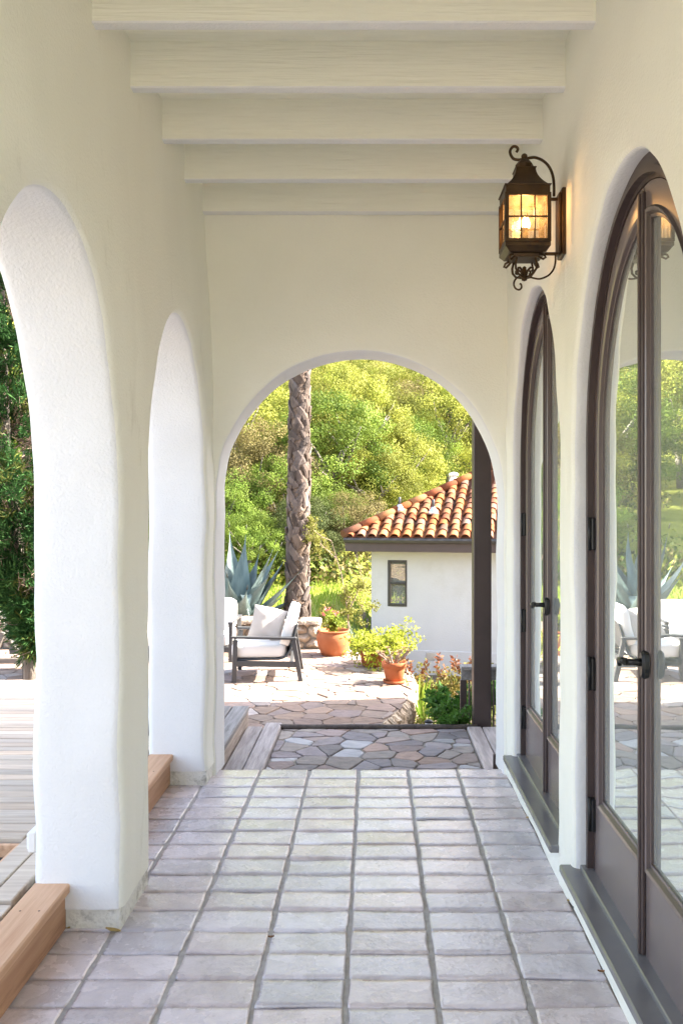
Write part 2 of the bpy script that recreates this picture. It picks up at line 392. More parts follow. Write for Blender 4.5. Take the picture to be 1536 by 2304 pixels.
# ceiling deck and beams
mb = MB(); mb.box((-1.5, -2.4, 3.70), (1.2, 5.72, 3.76))
tag(mb.build('ceiling', M['beam']), kind='structure')
ZB = 3.5
blab = {3.24: 'cream painted ceiling beam nearest the camera, cut by the top of the picture',
        3.746: 'second painted ceiling beam from the top, with coarse saw marks',
        4.286: 'third painted ceiling beam, the one just above the lantern scroll',
        4.815: 'fourth painted ceiling beam, running behind the lantern roof',
        5.352: 'last painted ceiling beam, set against the end wall above the arch'}
for y0 in (1.66, 2.19, 2.71, 3.24, 3.746, 4.286, 4.815, 5.352):
    mb = MB(); mb.box((-1.07, y0, ZB), (.85, y0 + .058, 3.705), .005)
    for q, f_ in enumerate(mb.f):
        if all(mb.v[k][2] < ZB + .0051 for k in f_): mb.m[q] = 1  # undersides whiter to imitate light bounced off the floor
    o = mb.build('ceiling_beam', [M['beam'], M['baked_lit']])
    tag(o, blab.get(y0, 'cream painted ceiling beam overhead behind the camera'), 'ceiling beam', 'ceiling beams across the passage')

# roof and body of the house (shades the passage, closes the dark room behind the doors)
hb = thing('main_house', 'cream house body with low roof sheltering the tiled passage', 'house', (3, 1, 0))
def hbox(name, m, a, b, ch=0):
    mb = MB(); mb.box(Vector(a) - Vector((3, 1, 0)), Vector(b) - Vector((3, 1, 0)), ch); return mb.build(name, m, hb)
hbox('roof', M['brown'], (-1.75, -2.6, 3.78), (8.5, 6.1, 4.0))
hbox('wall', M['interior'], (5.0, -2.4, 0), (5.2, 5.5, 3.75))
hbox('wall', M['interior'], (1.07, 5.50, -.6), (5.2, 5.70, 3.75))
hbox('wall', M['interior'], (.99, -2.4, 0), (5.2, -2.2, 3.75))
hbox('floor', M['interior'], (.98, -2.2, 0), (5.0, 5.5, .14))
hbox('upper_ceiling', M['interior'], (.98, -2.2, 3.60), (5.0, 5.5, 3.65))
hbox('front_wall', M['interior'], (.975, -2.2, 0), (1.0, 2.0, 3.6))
blk = thing('shade_block', 'unseen stucco block with roof, added right of the landing to cast shade', 'house', (5, 7, -.8))  # off-view block added to shade the landing and patio
mb = MB(); mb.box((-1.9, -1.28, 0), (3, 2.05, 4.9)); mb.build('wall', M['housewall'], blk)  # body of the added shade block
mb = MB(); mb.box((-2.2, -1.25, 4.9), (3.2, 2.25, 5.25)); mb.build('roof', M['rooftile'], blk)  # roof shape on the added shade block

# ------------------------------------------------------------------ paver floor
mb = MB()
mb.poly([(-1.6, -2.4, -.028), (.9, -2.4, -.028), (.9, 5.54, -.028), (-1.6, 5.54, -.028)], m=1)
for ci in range(-4, 4):
    xg = -.0945 + ci * .313
    mb.grid([[(xg - .013 + .004 * noise.noise((ci, k * .7, 9)), -2.4 + 7.93 * k / 120, -.006 + .003 * noise.noise((ci, k * 1.3, 1))), (xg + .013 + .004 * noise.noise((ci, k * .7, 5)), -2.4 + 7.93 * k / 120, -.006 + .003 * noise.noise((ci, k * 1.3, 4)))] for k in range(121)], m=1)
mb.box((-1.0, 5.36, -.25), (.83, 5.535, -.014), 0, m=1)
PX, PY, X0, YE = .313, .1745, -.0945, 5.545
rng = random.Random(3)
for ci in range(-5, 4):
    xa, xb = X0 + ci * PX + .0066, X0 + (ci + 1) * PX - .0066
    if xa > .84: continue
    xb = min(xb, .838); xa = max(xa, -1.5)
    for ri in range(44):
        yb = YE - ri * PY - .0046; ya = YE - (ri + 1) * PY + .0046
        if ri == 0: yb = YE
        g = rng.uniform(.82, 1.1); wm = rng.uniform(-.04, .05)
        col = (g * (1 + wm), g, g * (1 - wm * .8))
        dz = rng.uniform(-.003, .003); tx, ty = rng.uniform(-.003, .003), rng.uniform(-.003, .003)
        NXX, NYY = 10, 7
        us = [0, .012, .04, .12, .3, .5, .7, .88, .96, .988, 1]; vs = [0, .012, .035, .15, .35, .6, .85, .965, .988, 1]
        rows = []
        for v in vs:
            row = []
            for u in us:
                x = lerp(xa, xb, u); y = lerp(ya, yb, v)
                wv = noise.noise((x * 7, round(lerp(ri + 1, ri, v)) * 3.1 if v in (0, 1) else ri * 3.1 + v, 1.5)) * .011
                wx = noise.noise((ci * 3.3 + round(u), y * 11, 4.4)) * .007
                fall = (1 - smooth(min(u, 1 - u) / .016)) * .004 + (1 - smooth(min(v, 1 - v) / .03)) * .005
                if u in (0, 1) or v in (0, 1): fall += .012
                z = dz - fall + tx * (u - .5) + ty * (v - .5) + noise.noise((x * 8, y * 8, 2)) * .002 + noise.noise((x * 22, y * 22, 2)) * .0008
                row.append((x + wx * abs(2 * u - 1), y + wv * abs(2 * v - 1), z))
            rows.append(row)
        mb.grid(rows, col)
tag(mb.build('floor', [M['tile'], M['grout']]), kind='structure')

# ------------------------------------------------------------------ doors
def leaf_outline(yc, s, rl, co, zb, zs, ry, n=22):
    """half-door outline in (y,z): s=+1 for the far leaf, -1 for the near one"""
    pts = [(yc + s * co, zb), (yc + s * rl, zb)]
    for k in range(1, 9): pts.append((yc + s * rl, lerp(zb, zs, k / 8)))
    amax = math.acos(clamp(co / rl, -1, 1))
    for k in range(1, n + 1):
        a = amax * k / n; pts.append((yc + s * rl * math.cos(a), zs + ry * math.sin(a)))
    return pts
def ring(mb, A, xa, B, xb, col=(1, 1, 1), flip=False, sm=False):
    ia = [mb.vert((xa, y, z)) for y, z in A]; ib = [mb.vert((xb, y, z)) for y, z in B]
    n = len(A)
    for i in range(n):
        q = (ia[i], ia[(i + 1) % n], ib[(i + 1) % n], ib[i]); mb.face(q[::-1] if flip else q, col, sm)
ZS, RY = 1.93, .90
def make_door(yc, label):
    d = thing('french_door', label, 'door', (0, 0, 0), 0, 'arched double doors along the passage')
    sc = .985 if yc > 4 else 1.0
    # outer frame following the arch
    mb = MB()
    def frame_o(r, ry): return [(yc + r, .165)] + arch_pts(yc, r, ry, ZS, 44) + [(yc - r, .165)]
    def strip(A, xa, B, xb):
        ia = [mb.vert((xa, y, z)) for y, z in A]; ib = [mb.vert((xb, y, z)) for y, z in B]
        for i in range(len(A) - 1): mb.face((ia[i], ia[i + 1], ib[i + 1], ib[i]), sm=False)
    o1, o2, o3 = frame_o(.74 * sc, .95), frame_o(.672 * sc, .885), frame_o(.63 * sc, .845)
    strip(o1, .900, o2, .900); strip(o2, .900, o2, .884); o2b = frame_o(.648 * sc, .862)
    strip(o2, .884, o2b, .884); strip(o2b, .884, o2b, .91); strip(o2b, .91, o3, .91); strip(o3, .91, o3, .97)
    mb.build('frame', M['brown'], d)
    for s in (1, -1):
        mb = MB(); co = .006
        Z = ZS; yd = yc - .03; R0 = (.645 if s > 0 else .585) * sc; L0 = leaf_outline(yd, s, R0, co, .185, Z, .835)
        A = leaf_outline(yd, s, R0 - .062, .027, .470, Z, .755)
        A1 = leaf_outline(yd, s, R0 - .067, .031, .478, Z, .748)
        A2 = leaf_outline(yd, s, R0 - .074, .037, .488, Z, .738)
        A3 = leaf_outline(yd, s, R0 - .081, .043, .500, Z, .728)
        A4 = leaf_outline(yd, s, R0 - .088, .049, .510, Z, .718)
        fl = s < 0
        ring(mb, L0, .93, L0, .908, flip=fl); ring(mb, L0, .908, A, .908, flip=fl)
        n0 = len(mb.f)
        ring(mb, A, .908, A1, .899, flip=fl); ring(mb, A1, .899, A2, .903, flip=fl); ring(mb, A2, .903, A3, .914, flip=fl)
        ring(mb, A3, .914, A4, .915, flip=fl); ring(mb, A4, .915, A4, .930, flip=fl)
        for q in range(n0, len(mb.f)):
            if (q - n0) // len(A) in (0, 2, 4): mb.m[q] = 1  # alternate moulding faces darker, self-shadow lines painted in
        ring(mb, L0, .95, A4, .95, flip=not fl)
        lf = mb.build('door_leaf', [M['brown_sat'], M['brown']], d)
        mb = MB(); mb.face([mb.vert((.924, y, z)) for y, z in A4][::(-1 if s > 0 else 1)]); mb.build('glass_pane', M['glass'], lf)
        if s > 0 or yc > 4:
            for hz in (1.575, 1.0, .42):
                mb = MB(); mb.box((.893, yc + s * .628 * sc - .022, hz - .066), (.913, yc + s * .628 * sc + .022, hz + .066), .004)
                mb.tube([(.890, yc + s * .632 * sc, hz - .068), (.890, yc + s * .632 * sc, hz + .068)], .009, 8)
                mb.build('hinge', M['black'], lf)
    mb = MB()
    zt = ZS + .83
    mb.box((.893, yd - .018, .19), (.909, yd + .018, zt - .015), .005); mb.box((.886, yd - .008, .19), (.895, yd + .008, zt - .02), .003)
    mb.build('astragal', M['brown'], d)
    # lever handle on an oval plate
    hy, hz = yd - .03, 1.165
    mb = MB()
    pl = [(hy + .022 * math.cos(a), hz + .048 * math.sin(a)) for a in [6.2832 * k / 24 for k in range(24)]]
    p2 = [(hy + .017 * math.cos(a), hz + .041 * math.sin(a)) for a in [6.2832 * k / 24 for k in range(24)]]
    ring(mb, pl, .910, pl, .894, flip=True); ring(mb, pl, .894, p2, .886, flip=True); mb.face([mb.vert((.886, y, z)) for y, z in p2])
    hd = mb.build('handle', M['black'], d)
    mb = MB()
    mb.tube([(.889, hy, hz + .008), (.862, hy, hz + .008), (.842, hy, hz + .008)], [.014, .011, .012], 10)
    mb.tube([(.836, hy, hz + .010), (.832, hy + .035, hz + .009), (.835, hy + .075, hz + .004), (.842, hy + .095, hz - .008), (.845, hy + .097, hz - .020)], [.013, .010, .009, .009, .008], 10)
    mb.build('lever', M['black'], hd)
    # threshold
    mb = MB(); mb.box((.862, yc - .70 * sc, .168), (.96, yc + .70 * sc, .190), .004); mb.build('threshold', M['sill'], d)
    mb = MB(); hw = .735 if yc < 4 else .70
    mb.box((.785, yc - hw, .138), (.955, yc + hw, .172), .006); mb.build('sill', M['sill'], d)
    return d
make_door(2.94, 'nearer arched double glass door in brown frame, cut by the right edge')
make_door(4.57, 'farther arched double glass door in brown frame below the lantern')

# ------------------------------------------------------------------ lantern
LY, LX = 3.80, .660
lan = thing('wall_lantern', 'lit bronze wall lantern with scroll bracket on the right wall', 'lantern', (LX, LY, 0))
def zz(zy): return H + (CY - (300 + zy / 6.064)) * LY / F
def xx(zx): return (zx - 605) / 6.064 * LY / F
hwid = .0905
mb = MB()
def sq(mb, prof, wy=1.0):                    # square section loft of (half width, z)
    I = [[mb.vert((sx * r, sy * r * wy, z)) for sx, sy in ((-1, -1), (1, -1), (1, 1), (-1, 1))] for r, z in prof]
    for i in range(len(I) - 1):
        for j in range(4): mb.face((I[i][j], I[i][(j + 1) % 4], I[i + 1][(j + 1) % 4], I[i + 1][j]))
    mb.face(I[0][::-1]); mb.face(I[-1])
zr0, zr1 = zz(795), zz(510)
prof = [(hwid + .008, zr0 - .004), (hwid + .010, zr0)]
for k in range(9):
    t = k / 8; prof.append((lerp(hwid, .042, 1 - (1 - t) ** 1.9), lerp(zr0 + .001, zr1, t)))
prof += [(.046, zr1), (.046, zr1 + .003)]
sq(mb, prof)
sq(mb, [(hwid + .004, zz(905)), (hwid + .004, zz(800))])
mb.build('lantern_roof', M['bronze'], lan)
mb = MB()
mb.lathe([(.001, zz(512)), (.028, zz(510)), (.040, zz(440)), (.034, zz(415)), (.022, zz(370)), (.010, zz(355)), (.006, zz(350))], n=8, sm=False)
mb.lathe([(.001, zz(352))] + [(.014 * math.sin(a), zz(318) - .014 * math.cos(a)) for a in [.3 + 2.5 * k / 8 for k in range(9)]], n=14)
mb.build('finial', M['bronze'], lan)
mb = MB()
zb0, zb1 = zz(1560), zz(905)
for sx in (-1, 1):
    for sy in (-1, 1): mb.box((sx * hwid - .008, sy * hwid - .008, zb0), (sx * hwid + .008, sy * hwid + .008, zb1), .001)
for z in (zb0 + .006, zb1 - .006):
    for s_ in (-1, 1):
        mb.box((-hwid, s_ * hwid - .006, z - .007), (hwid, s_ * hwid + .006, z + .007)); mb.box((s_ * hwid - .006, -hwid, z - .007), (s_ * hwid + .006, hwid, z + .007))
zm = zz(1225)
for s_ in (-1, 1):
    for k in (-1, 1):
        mb.box((k * .029 - .003, s_ * hwid - .003, zb0), (k * .029 + .003, s_ * hwid + .003, zb1))
        mb.box((s_ * hwid - .003, k * .029 - .003, zb0), (s_ * hwid + .003, k * .029 + .003, zb1))
    mb.box((-hwid, s_ * hwid - .0035, zm - .003), (hwid, s_ * hwid + .0035, zm + .003)); mb.box((s_ * hwid - .0035, -hwid, zm - .003), (s_ * hwid + .0035, hwid, zm + .003))
mb.build('cage', M['bronze'], lan)
mb = MB()
for s_ in (-1, 1):
    mb.poly([(-hwid + .004, s_ * (hwid - .005), zb0), (hwid - .004, s_ * (hwid - .005), zb0), (hwid - .004, s_ * (hwid - .005), zb1), (-hwid + .004, s_ * (hwid - .005), zb1)])
    mb.poly([(s_ * (hwid - .005), -hwid + .004, zb0), (s_ * (hwid - .005), hwid - .004, zb0), (s_ * (hwid - .005), hwid - .004, zb1), (s_ * (hwid - .005), -hwid + .004, zb1)])
mb.build('glass', M['lglass'], lan)
mb = MB()
sq(mb, [(.055, zz(1730)), (.060, zz(1690)), (.078, zz(1680)), (hwid + .006, zz(1615)), (hwid + .006, zz(1570)), (hwid - .006, zz(1560))])
mb.build('lantern_base', M['bronze'], lan)
mb = MB()      # scrolled feet
for k in range(4):
    a = math.pi / 4 + k * math.pi / 2 if False else k * math.pi / 2 + math.pi / 4
    for (x0, pts) in (((0), [(.066, 1700), (.082, 1720), (.088, 1760), (.078, 1775), (.068, 1750), (.052, 1700), (.046, 1740), (.052, 1810), (.050, 1880), (.036, 1940), (.014, 1965), (.004, 1958)]),
                      ((0), [(.008, 1940), (.014, 1880), (.026, 1850), (.036, 1860), (.036, 1890), (.030, 1900)])):
        mb.tube([(r * 1.25 * math.cos(a), r * 1.25 * math.sin(a), zz(z)) for r, z in pts], .0052, 6)
mb.lathe([(.001, zz(2020)), (.012, zz(2005)), (.013, zz(1975)), (.008, zz(1950)), (.014, zz(1900)), (.009, zz(1860)), (.009, zz(1830)), (.001, zz(1810))], n=12)
mb.build('scroll_foot', M['bronze'], lan)
wx = XR - LX
mb = MB()
mb.box((wx - .016, -.055, zz(1690)), (wx + .012, .055, zz(790)), .004)
mb.box((wx - .026, -.040, zz(1650)), (wx - .016, .040, zz(840)), .003)
for z in (zz(900), zz(1645)): mb.box((hwid - .005, -.006, z - .006), (wx - .016, .006, z + .006))
mb.build('back_plate', M['bronze'], lan)
def curve(pts, n=6):
    out = []; P = [Vector(p) for p in pts]; P = [P[0]] + P + [P[-1]]
    for i in range(1, len(P) - 2):
        for k in range(n):
            t = k / n
            out.append(.5 * ((2 * P[i]) + (-P[i - 1] + P[i + 1]) * t + (2 * P[i - 1] - 5 * P[i] + 4 * P[i + 1] - P[i + 2]) * t * t + (-P[i - 1] + 3 * P[i] - 3 * P[i + 1] + P[i + 2]) * t ** 3))
    out.append(P[-2]); return out
mb = MB()
mb.tube(curve([(xx(x), 0, zz(y)) for x, y in ((497, 258), (517, 215), (490, 182), (448, 184), (412, 235), (418, 290), (455, 345), (520, 362), (600, 352), (680, 335), (760, 332), (860, 375), (940, 455), (990, 570), (1008, 700), (1008, 860))]), .0042, 6, flat=1.6)
mb.build('scroll_bracket', M['bronze'], lan)
mb = MB()
mb.tube(curve([(xx(x), 0, zz(y)) for x, y in ((1030, 1650), (1028, 1760), (1000, 1860), (930, 1940), (820, 1985), (730, 1975), (660, 1955), (560, 1948), (490, 1985), (462, 2050), (480, 2110), (530, 2135), (566, 2105), (560, 2060), (540, 2052))]), .0042, 6, flat=1.6)
mb.build('scroll_bracket', M['bronze'], lan)
mb = MB()
mb.lathe([(.016, zz(1550)), (.016, zz(1330)), (.019, zz(1325)), (.019, zz(1300))], n=14); cs = mb.build('candle_sleeve', M['fibre'], lan)
mb = MB()
for dx, dy in ((-.016, 0), (.016, .006), (.0, -.014)):
    mb.lathe([(.003, zz(1300)), (.010, zz(1270)), (.012, zz(1235)), (.008, zz(1190)), (.002, zz(1140))], c=(dx, dy, 0), n=10)
mb.build('bulb', M['bulb'], lan)
pl = bpy.data.lights.new('lantern_light', 'POINT'); pl.energy = .55; pl.color = (1, .55, .20); pl.shadow_soft_size = .03
po = bpy.data.objects.new('lantern_light', pl); COL.objects.link(po); po.parent = lan; po.location = (0, 0, zz(1110))

# ------------------------------------------------------------------ redwood curb, deck
def wcol(rg=(.85, 1.12), warm=.05):
    g = random.uniform(*rg); w_ = random.uniform(-warm, warm); return (g * (1 + w_), g, g * (1 - w_))
for (a, b, lab) in ((1.0, 3.458, 'fresh redwood curb step beside the foot of the nearer pillar'), (3.875, 5.235, 'short redwood curb step between the two white pillars')):
    cb = thing('wood_step', lab, 'step', (-1.25, (a + b) / 2, 0), 0, 'redwood curbs along the deck edge')
    mb = MB(); mb.box((-1.352 + 1.25, a - (a + b) / 2, .148), (-1.207 + 1.25, (b - a) / 2, .188), .006, (1.05, 1.05, 1.05))
    yy = a + .2
    while yy < b:
        for xs_ in (-.06, .01):
            mb.lathe([(.0045, 0), (.0045, .0006), (.001, .0008)], c=(xs_, yy - (a + b) / 2 + random.uniform(-.01, .01), .188), n=8, col=(.25, .22, .2))
        yy += .405
    mb.build('cap_board', M['redwood'], cb)
    mb = MB(); mb.box((-1.265 + 1.25, a - (a + b) / 2, .004), (-1.225 + 1.25, (b - a) / 2, .149), .003, (.80, .72, .66)); mb.build('riser', M['redwood'], cb)
DZ = .186
mb = MB()
def plank(x0, x1, y0, y1, z=DZ):
    mb.box((x0, y0, z - .035), (x1, y1, z + random.uniform(-.002, .002)), .004, wcol((.80, 1.10), .05))
HOLES = [(-2.4, -1.585, 3.42, 3.90), (-2.02, -1.6, 5.24, 5.50)]
y = .6
while y < 7.36:
    y1 = y + .0815
    segs = [(-9.0, -1.362 if y1 < 3.30 else (-1.585 if y1 < 5.65 else -1.96))]
    for hx0, hx1, hy0, hy1 in HOLES:
        if y1 > hy0 - .1 and y < hy1 + .02:
            ns = []
            for s0, s1 in segs:
                if hx1 > s0 and hx0 < s1: 
                    if hx0 - .0 > s0: ns.append((s0, hx0))
                    if hx1 < s1: ns.append((hx1, s1))
                else: ns.append((s0, s1))
            segs = ns
    for s0, s1 in segs:
        x = s1
        while x > s0 + .05:
            x2 = max(s0, x - random.uniform(1.6, 3.2)); plank(x2 + .002, x - .002, y, y1); x = x2
    y += .0925
for x0, x1 in ((-1.472, -1.378), (-1.575, -1.480)):
    plank(x0, x1, 3.31, 5.65)
mb.box((-9, .6, DZ - .16), (-1.30, 3.3, DZ - .05), 0, (.2, .2, .2)); mb.box((-9, 3.95, DZ - .16), (-1.40, 7.33, DZ - .05), 0, (.2, .2, .2))
mb.box((-9, 7.33, -.24), (-1.96, 7.36, DZ - .02), 0, (.5, .45, .4))
tag(mb.build('deck', M['deck']), kind='structure')
pb = thing('planter_pit', 'sunken redwood planter full of black mulch in the deck', 'planter', (-2.0, 3.66, 0))
mb = MB(); mb.box((-.4, .225, -.1), (.42, .245, .17), .003); mb.box((-.4, -.245, -.1), (.42, -.225, .17), .003); mb.box((.40, -.22, -.1), (.42, .22, .17), .003); mb.build('lining_board', M['redwood'], pb)
mb = MB()
for k in range(420):
    p = Vector((random.uniform(-.4, .4), random.uniform(-.22, .22), random.uniform(.03, .11)))
    E = Euler((random.uniform(-.7, .7), random.uniform(-.7, .7), random.uniform(0, 6))).to_matrix().to_4x4(); E.translation = p
    mb.box((-.03, -.009, -.006), (.03, .009, .006), .003, wcol((.5, 1.4)), E)
mb.poly([(-.4, -.22, .04), (.4, -.22, .04), (.4, .22, .04), (-.4, .22, .04)])
mb.build('mulch', M['mulch'], pb)
mb = MB(); mb.box((-1.385, 3.47, .30), (-1.352, 3.55, .385), .006); mb.box((-1.392, 3.48, .31), (-1.384, 3.54, .375), .004)
tag(mb.build('outlet_box', M['whitepaint']), 'small white outlet box on the outer side of the nearer pillar', 'outlet box')

# ------------------------------------------------------------------ flagstones by clipped cells
def cells(seeds, poly):
    out = []
    for i, s in enumerate(seeds):
        P = list(poly)
        for j, t in enumerate(seeds):
            if i == j: continue
            if abs(s[0] - t[0]) > 2.5 or abs(s[1] - t[1]) > 2.5: continue
            mx, my = (s[0] + t[0]) / 2, (s[1] + t[1]) / 2; nx, ny = t[0] - s[0], t[1] - s[1]
            Q = []
            for k in range(len(P)):
                a, b = P[k], P[(k + 1) % len(P)]
                da = (a[0] - mx) * nx + (a[1] - my) * ny; db = (b[0] - mx) * nx + (b[1] - my) * ny
                if da <= 0: Q.append(a)
                if (da < 0 < db) or (db < 0 < da):
                    t_ = da / (da - db); Q.append((lerp(a[0], b[0], t_), lerp(a[1], b[1], t_)))
            P = Q
            if len(P) < 3: break
        if len(P) >= 3: out.append(P)
    return out
def area(P): return abs(sum(P[k][0] * P[(k + 1) % len(P)][1] - P[(k + 1) % len(P)][0] * P[k][1] for k in range(len(P)))) / 2
def stone(mb, P, col, z, th, gap, place, rough=.006, seed=0, bulge=0.0, bev=.012):
    """rounded irregular slab over polygon P; place(u, v, h) -> point"""
    cx = sum(p[0] for p in P) / len(P); cy = sum(p[1] for p in P) / len(P)
    ed = []
    for k in range(len(P)):
        a, b = P[k], P[(k + 1) % len(P)]; L = math.hypot(b[0] - a[0], b[1] - a[1]); n = max(1, int(L / .05))
        for q in range(n):
            t = q / n; ed.append((lerp(a[0], b[0], t), lerp(a[1], b[1], t)))
    def inset(d, rnd):
        o = []
        n = len(ed)
        for k, (x, y) in enumerate(ed):
            x2 = (ed[k - 1][0] + 6 * x + ed[(k + 1) % n][0]) / 8; y2 = (ed[k - 1][1] + 6 * y + ed[(k + 1) % n][1]) / 8
            dx, dy = cx - x2, cy - y2; L = math.hypot(dx, dy) or 1
            dd = min(d + rough * (noise.noise((x * 9, y * 9, seed)) + .3), L * .6)
            o.append((x2 + dx / L * dd, y2 + dy / L * dd))
        return o
    A = inset(gap, 0); B = inset(gap + bev, 0)
    rows = [[place(x, y, z - th) for x, y in A], [place(x, y, z - bev * .7) for x, y in A],
            [place(x, y, z + noise.noise((x * 5, y * 5, seed + 5)) * .004) for x, y in B]]
    if bulge:
        for t, h in ((.35, .6), (.7, .92)):
            rows.append([place(lerp(x, cx, t), lerp(y, cy, t), z + bulge * h + noise.noise((x * 7, y * 7, t * 4 + seed)) * bulge * .5) for x, y in B])
    mb.grid(rows, col, sm=bool(bulge), closed=True)
    I = [mb.vert(place(lerp(x, cx, .7) if bulge else x, lerp(y, cy, .7) if bulge else y, z + (bulge * .92 if bulge else noise.noise((x * 5, y * 5, seed + 5)) * .004))) for x, y in B]
    c = mb.vert(place(cx, cy, z + bulge))
    for k in range(len(I)): mb.face((I[k], I[(k + 1) % len(I)], c), col, bool(bulge))
FL = [(.56, .57, .60), (.42, .28, .22), (.22, .20, .20), (.30, .26, .28), (.38, .33, .34), (.34, .30, .27), (.40, .31, .27), (.44, .38, .33), (.26, .24, .26), (.47, .48, .50), (.36, .27, .25), (.42, .37, .38), (.31, .27, .24)]
def jitter_seeds(x0, x1, y0, y1, sx, sy, rg, j=.42):
    out = []; yy = y0; r_ = 0
    while yy < y1 + sy:
        xx_ = x0 + (sx / 2 if r_ % 2 else 0) + rg.uniform(-.3, .3) * sx
        while xx_ < x1 + sx:
            out.append((xx_ + rg.uniform(-j, j) * sx, yy + rg.uniform(-j, j) * sy)); xx_ += sx * rg.uniform(.7, 1.35)
        yy += sy; r_ += 1
    return out
rg = random.Random(11)
LZ = -.12
mb = MB()
mb.box((-.745, 5.30, LZ - .12), (.75, 7.02, LZ - .012), 0, m=1)
for k, P in enumerate(cells(jitter_seeds(-.75, .75, 5.4, 7.0, .33, .105, rg, j=.6), [(-.742, 5.35), (.748, 5.35), (.748, 7.0), (-.742, 7.0)])):
    if area(P) < .004: continue
    g = rg.uniform(.8, 1.1); c = mixc(rg.choice(FL), (.31, .28, .27), .35); stone(mb, P, tuple(x * g for x in c), LZ + rg.uniform(-.004, .004), .05, .002, lambda u, v, h: (u, v, h), rough=.007, seed=k, bev=.006)
tag(mb.build('landing_paving', [M['flag'], M['mortar']]), kind='structure')
PZ = -.24
EDGE = [(-9, 7.03), (-.15, 7.03), (.02, 7.45), (.10, 7.70), (.25, 8.20), (.36, 8.75), (.42, 9.35), (.44, 9.9), (.34, 10.5), (.12, 11.1), (-.2, 11.55), (-9, 11.55)]
def inside(p, P):
    r_ = False
    for k in range(len(P)):
        a, b = P[k], P[k - 1]
        if (a[1] > p[1]) != (b[1] > p[1]) and p[0] < (b[0] - a[0]) * (p[1] - a[1]) / (b[1] - a[1]) + a[0]: r_ = not r_
    return r_
mb = MB()
mb.face([mb.vert((x, y, PZ - .014)) for x, y in EDGE], m=1)
def edge_x(y):
    for k in range(1, 10):
        (xa, ya), (xb, yb) = EDGE[k], EDGE[k + 1]
        if ya <= y <= yb: return lerp(xa, xb, (y - ya) / max(yb - ya, 1e-6))
    return -.2
sd_ = [s for s in jitter_seeds(-8.9, .5, 7.0, 11.5, .40, .13, rg, j=.6)]
for k, P in enumerate(cells(sd_, [(-8.9, 7.04), (.6, 7.04), (.6, 11.5), (-8.9, 11.5)])):
    P = [(min(x, edge_x(y) + .01), y) for x, y in P]
    if area(P) < .01: continue
    g = rg.uniform(.62, .92); c = mixc(rg.choice(FL), (.36, .26, .20), rg.uniform(.45, .9)); stone(mb, P, tuple(x * g for x in c), PZ + rg.uniform(-.006, .006), .05, .002, lambda u, v, h: (u, v, h), rough=.010, seed=k, bev=.006)
patio = tag(mb.build('patio_paving', [M['flag'], M['mortar_warm']]), kind='structure')
# rough stone edge that retains the patio
mb = MB(); rg = random.Random(5)
EP = EDGE[1:11]
k = 0
for i in range(len(EP) - 1):
    (xa, ya), (xb, yb) = EP[i], EP[i + 1]; L = math.hypot(xb - xa, yb - ya); n = max(1, int(L / .11)); nx, ny = (yb - ya) / L, -(xb - xa) / L
    for q in range(n):
        t = (q + .5) / n; x, y = lerp(xa, xb, t), lerp(ya, yb, t); hh = rg.uniform(.32, .42); wd = L / n * .62
        cc = mixc((.42, .33, .24), (.62, .52, .40), rg.random()); k += 1
        rows = []
        for zi in range(8):
            zt = PZ - .004 - hh * zi / 7; bl = .02 + .05 * math.sin(math.pi * (zi + .6) / 8.2) + rg.uniform(-.008, .012)
            if zi == 0: bl = .0
            row = []
            for u in (-1, -.6, 0, .6, 1):
                o = bl * (1 - .75 * u * u) + noise.noise((x * 9 + u, y * 9, zt * 12)) * .03 - .004
                row.append((x + (xb - xa) / L * u * wd + nx * o, y + (yb - ya) / L * u * wd + ny * o, zt))
            rows.append(row)
        mb.grid(rows, cc, sm=False)
mb.face([mb.vert((x - .02, y, PZ - .02)) for x, y in EP])
rows = [[(x - .03, y, z) for x, y in EP] for z in (PZ - .02, PZ - .5)]
mb.grid(rows, (.25, .2, .15), sm=False)
tag(mb.build('retaining_edge', M['rock']), 'ragged sunlit stone edge where the patio drops to the planting bed', 'stone edging')

# timber edging of the landing, weathered step
def sleeper(name, label, x0, x1, y0, y1, z0, z1, cat, group=None, mcol=(1, 1, 1)):
    mb = MB(); mb.box((x0, y0, z0), (x1, y1, z1), .008, mcol)
    return tag(mb.build(name, M['greywood']), label, cat, group)
G1 = 'timber boards edging the flagstone landing'
sleeper('timber_board', 'grey weathered board beside the raised step, outer of the left pair', -1.018, -.892, 5.30, 7.0, -.26, -.098, 'board', G1, (1.15, 1.1, 1.1))
sleeper('timber_board', 'grey weathered board touching the flagstones on their left side', -.882, -.748, 5.30, 7.10, -.26, -.092, 'board', G1, (1.35, 1.28, 1.28))
sleeper('timber_board', 'pale weathered board touching the flagstones beside the brown post', .754, .868, 5.30, 7.0, -.26, -.100, 'board', G1, (1.7, 1.55, 1.5))
sleeper('timber_board', 'pale weathered board at the outer right of the landing', .876, 1.02, 5.30, 7.0, -.26, -.102, 'board', G1, (1.6, 1.5, 1.45))
mb = MB(); pts = [(-.76 + 1.6 * t / 14, 7.03 + .006 * noise.noise((t, 0, 0)), -.112 + .006 * noise.noise((t * .7, 3, 0))) for t in range(15)]
mb.tube(pts, .022, 8, (.35, .3, .27)); tag(mb.build('edging_strip', M['greywood']), 'dark rotten wood strip along the far edge of the landing', 'edging')
st = thing('deck_step', 'raised grey weathered wooden step outside the end arch', 'step', (-1.45, 6.45, -.2))
mb = MB()
for x0, x1 in ((-.16, .055), (.065, .285), (.295, .425)): mb.box((x0, -.70, .19), (x1, .70, .232), .006, wcol((.75, .95)))
for x0 in (-.5, -.32): mb.box((x0, -.70, .19), (x0 + .17, .70, .232), .006, wcol((.75, .95)))
mb.build('tread', M['greywood'], st)
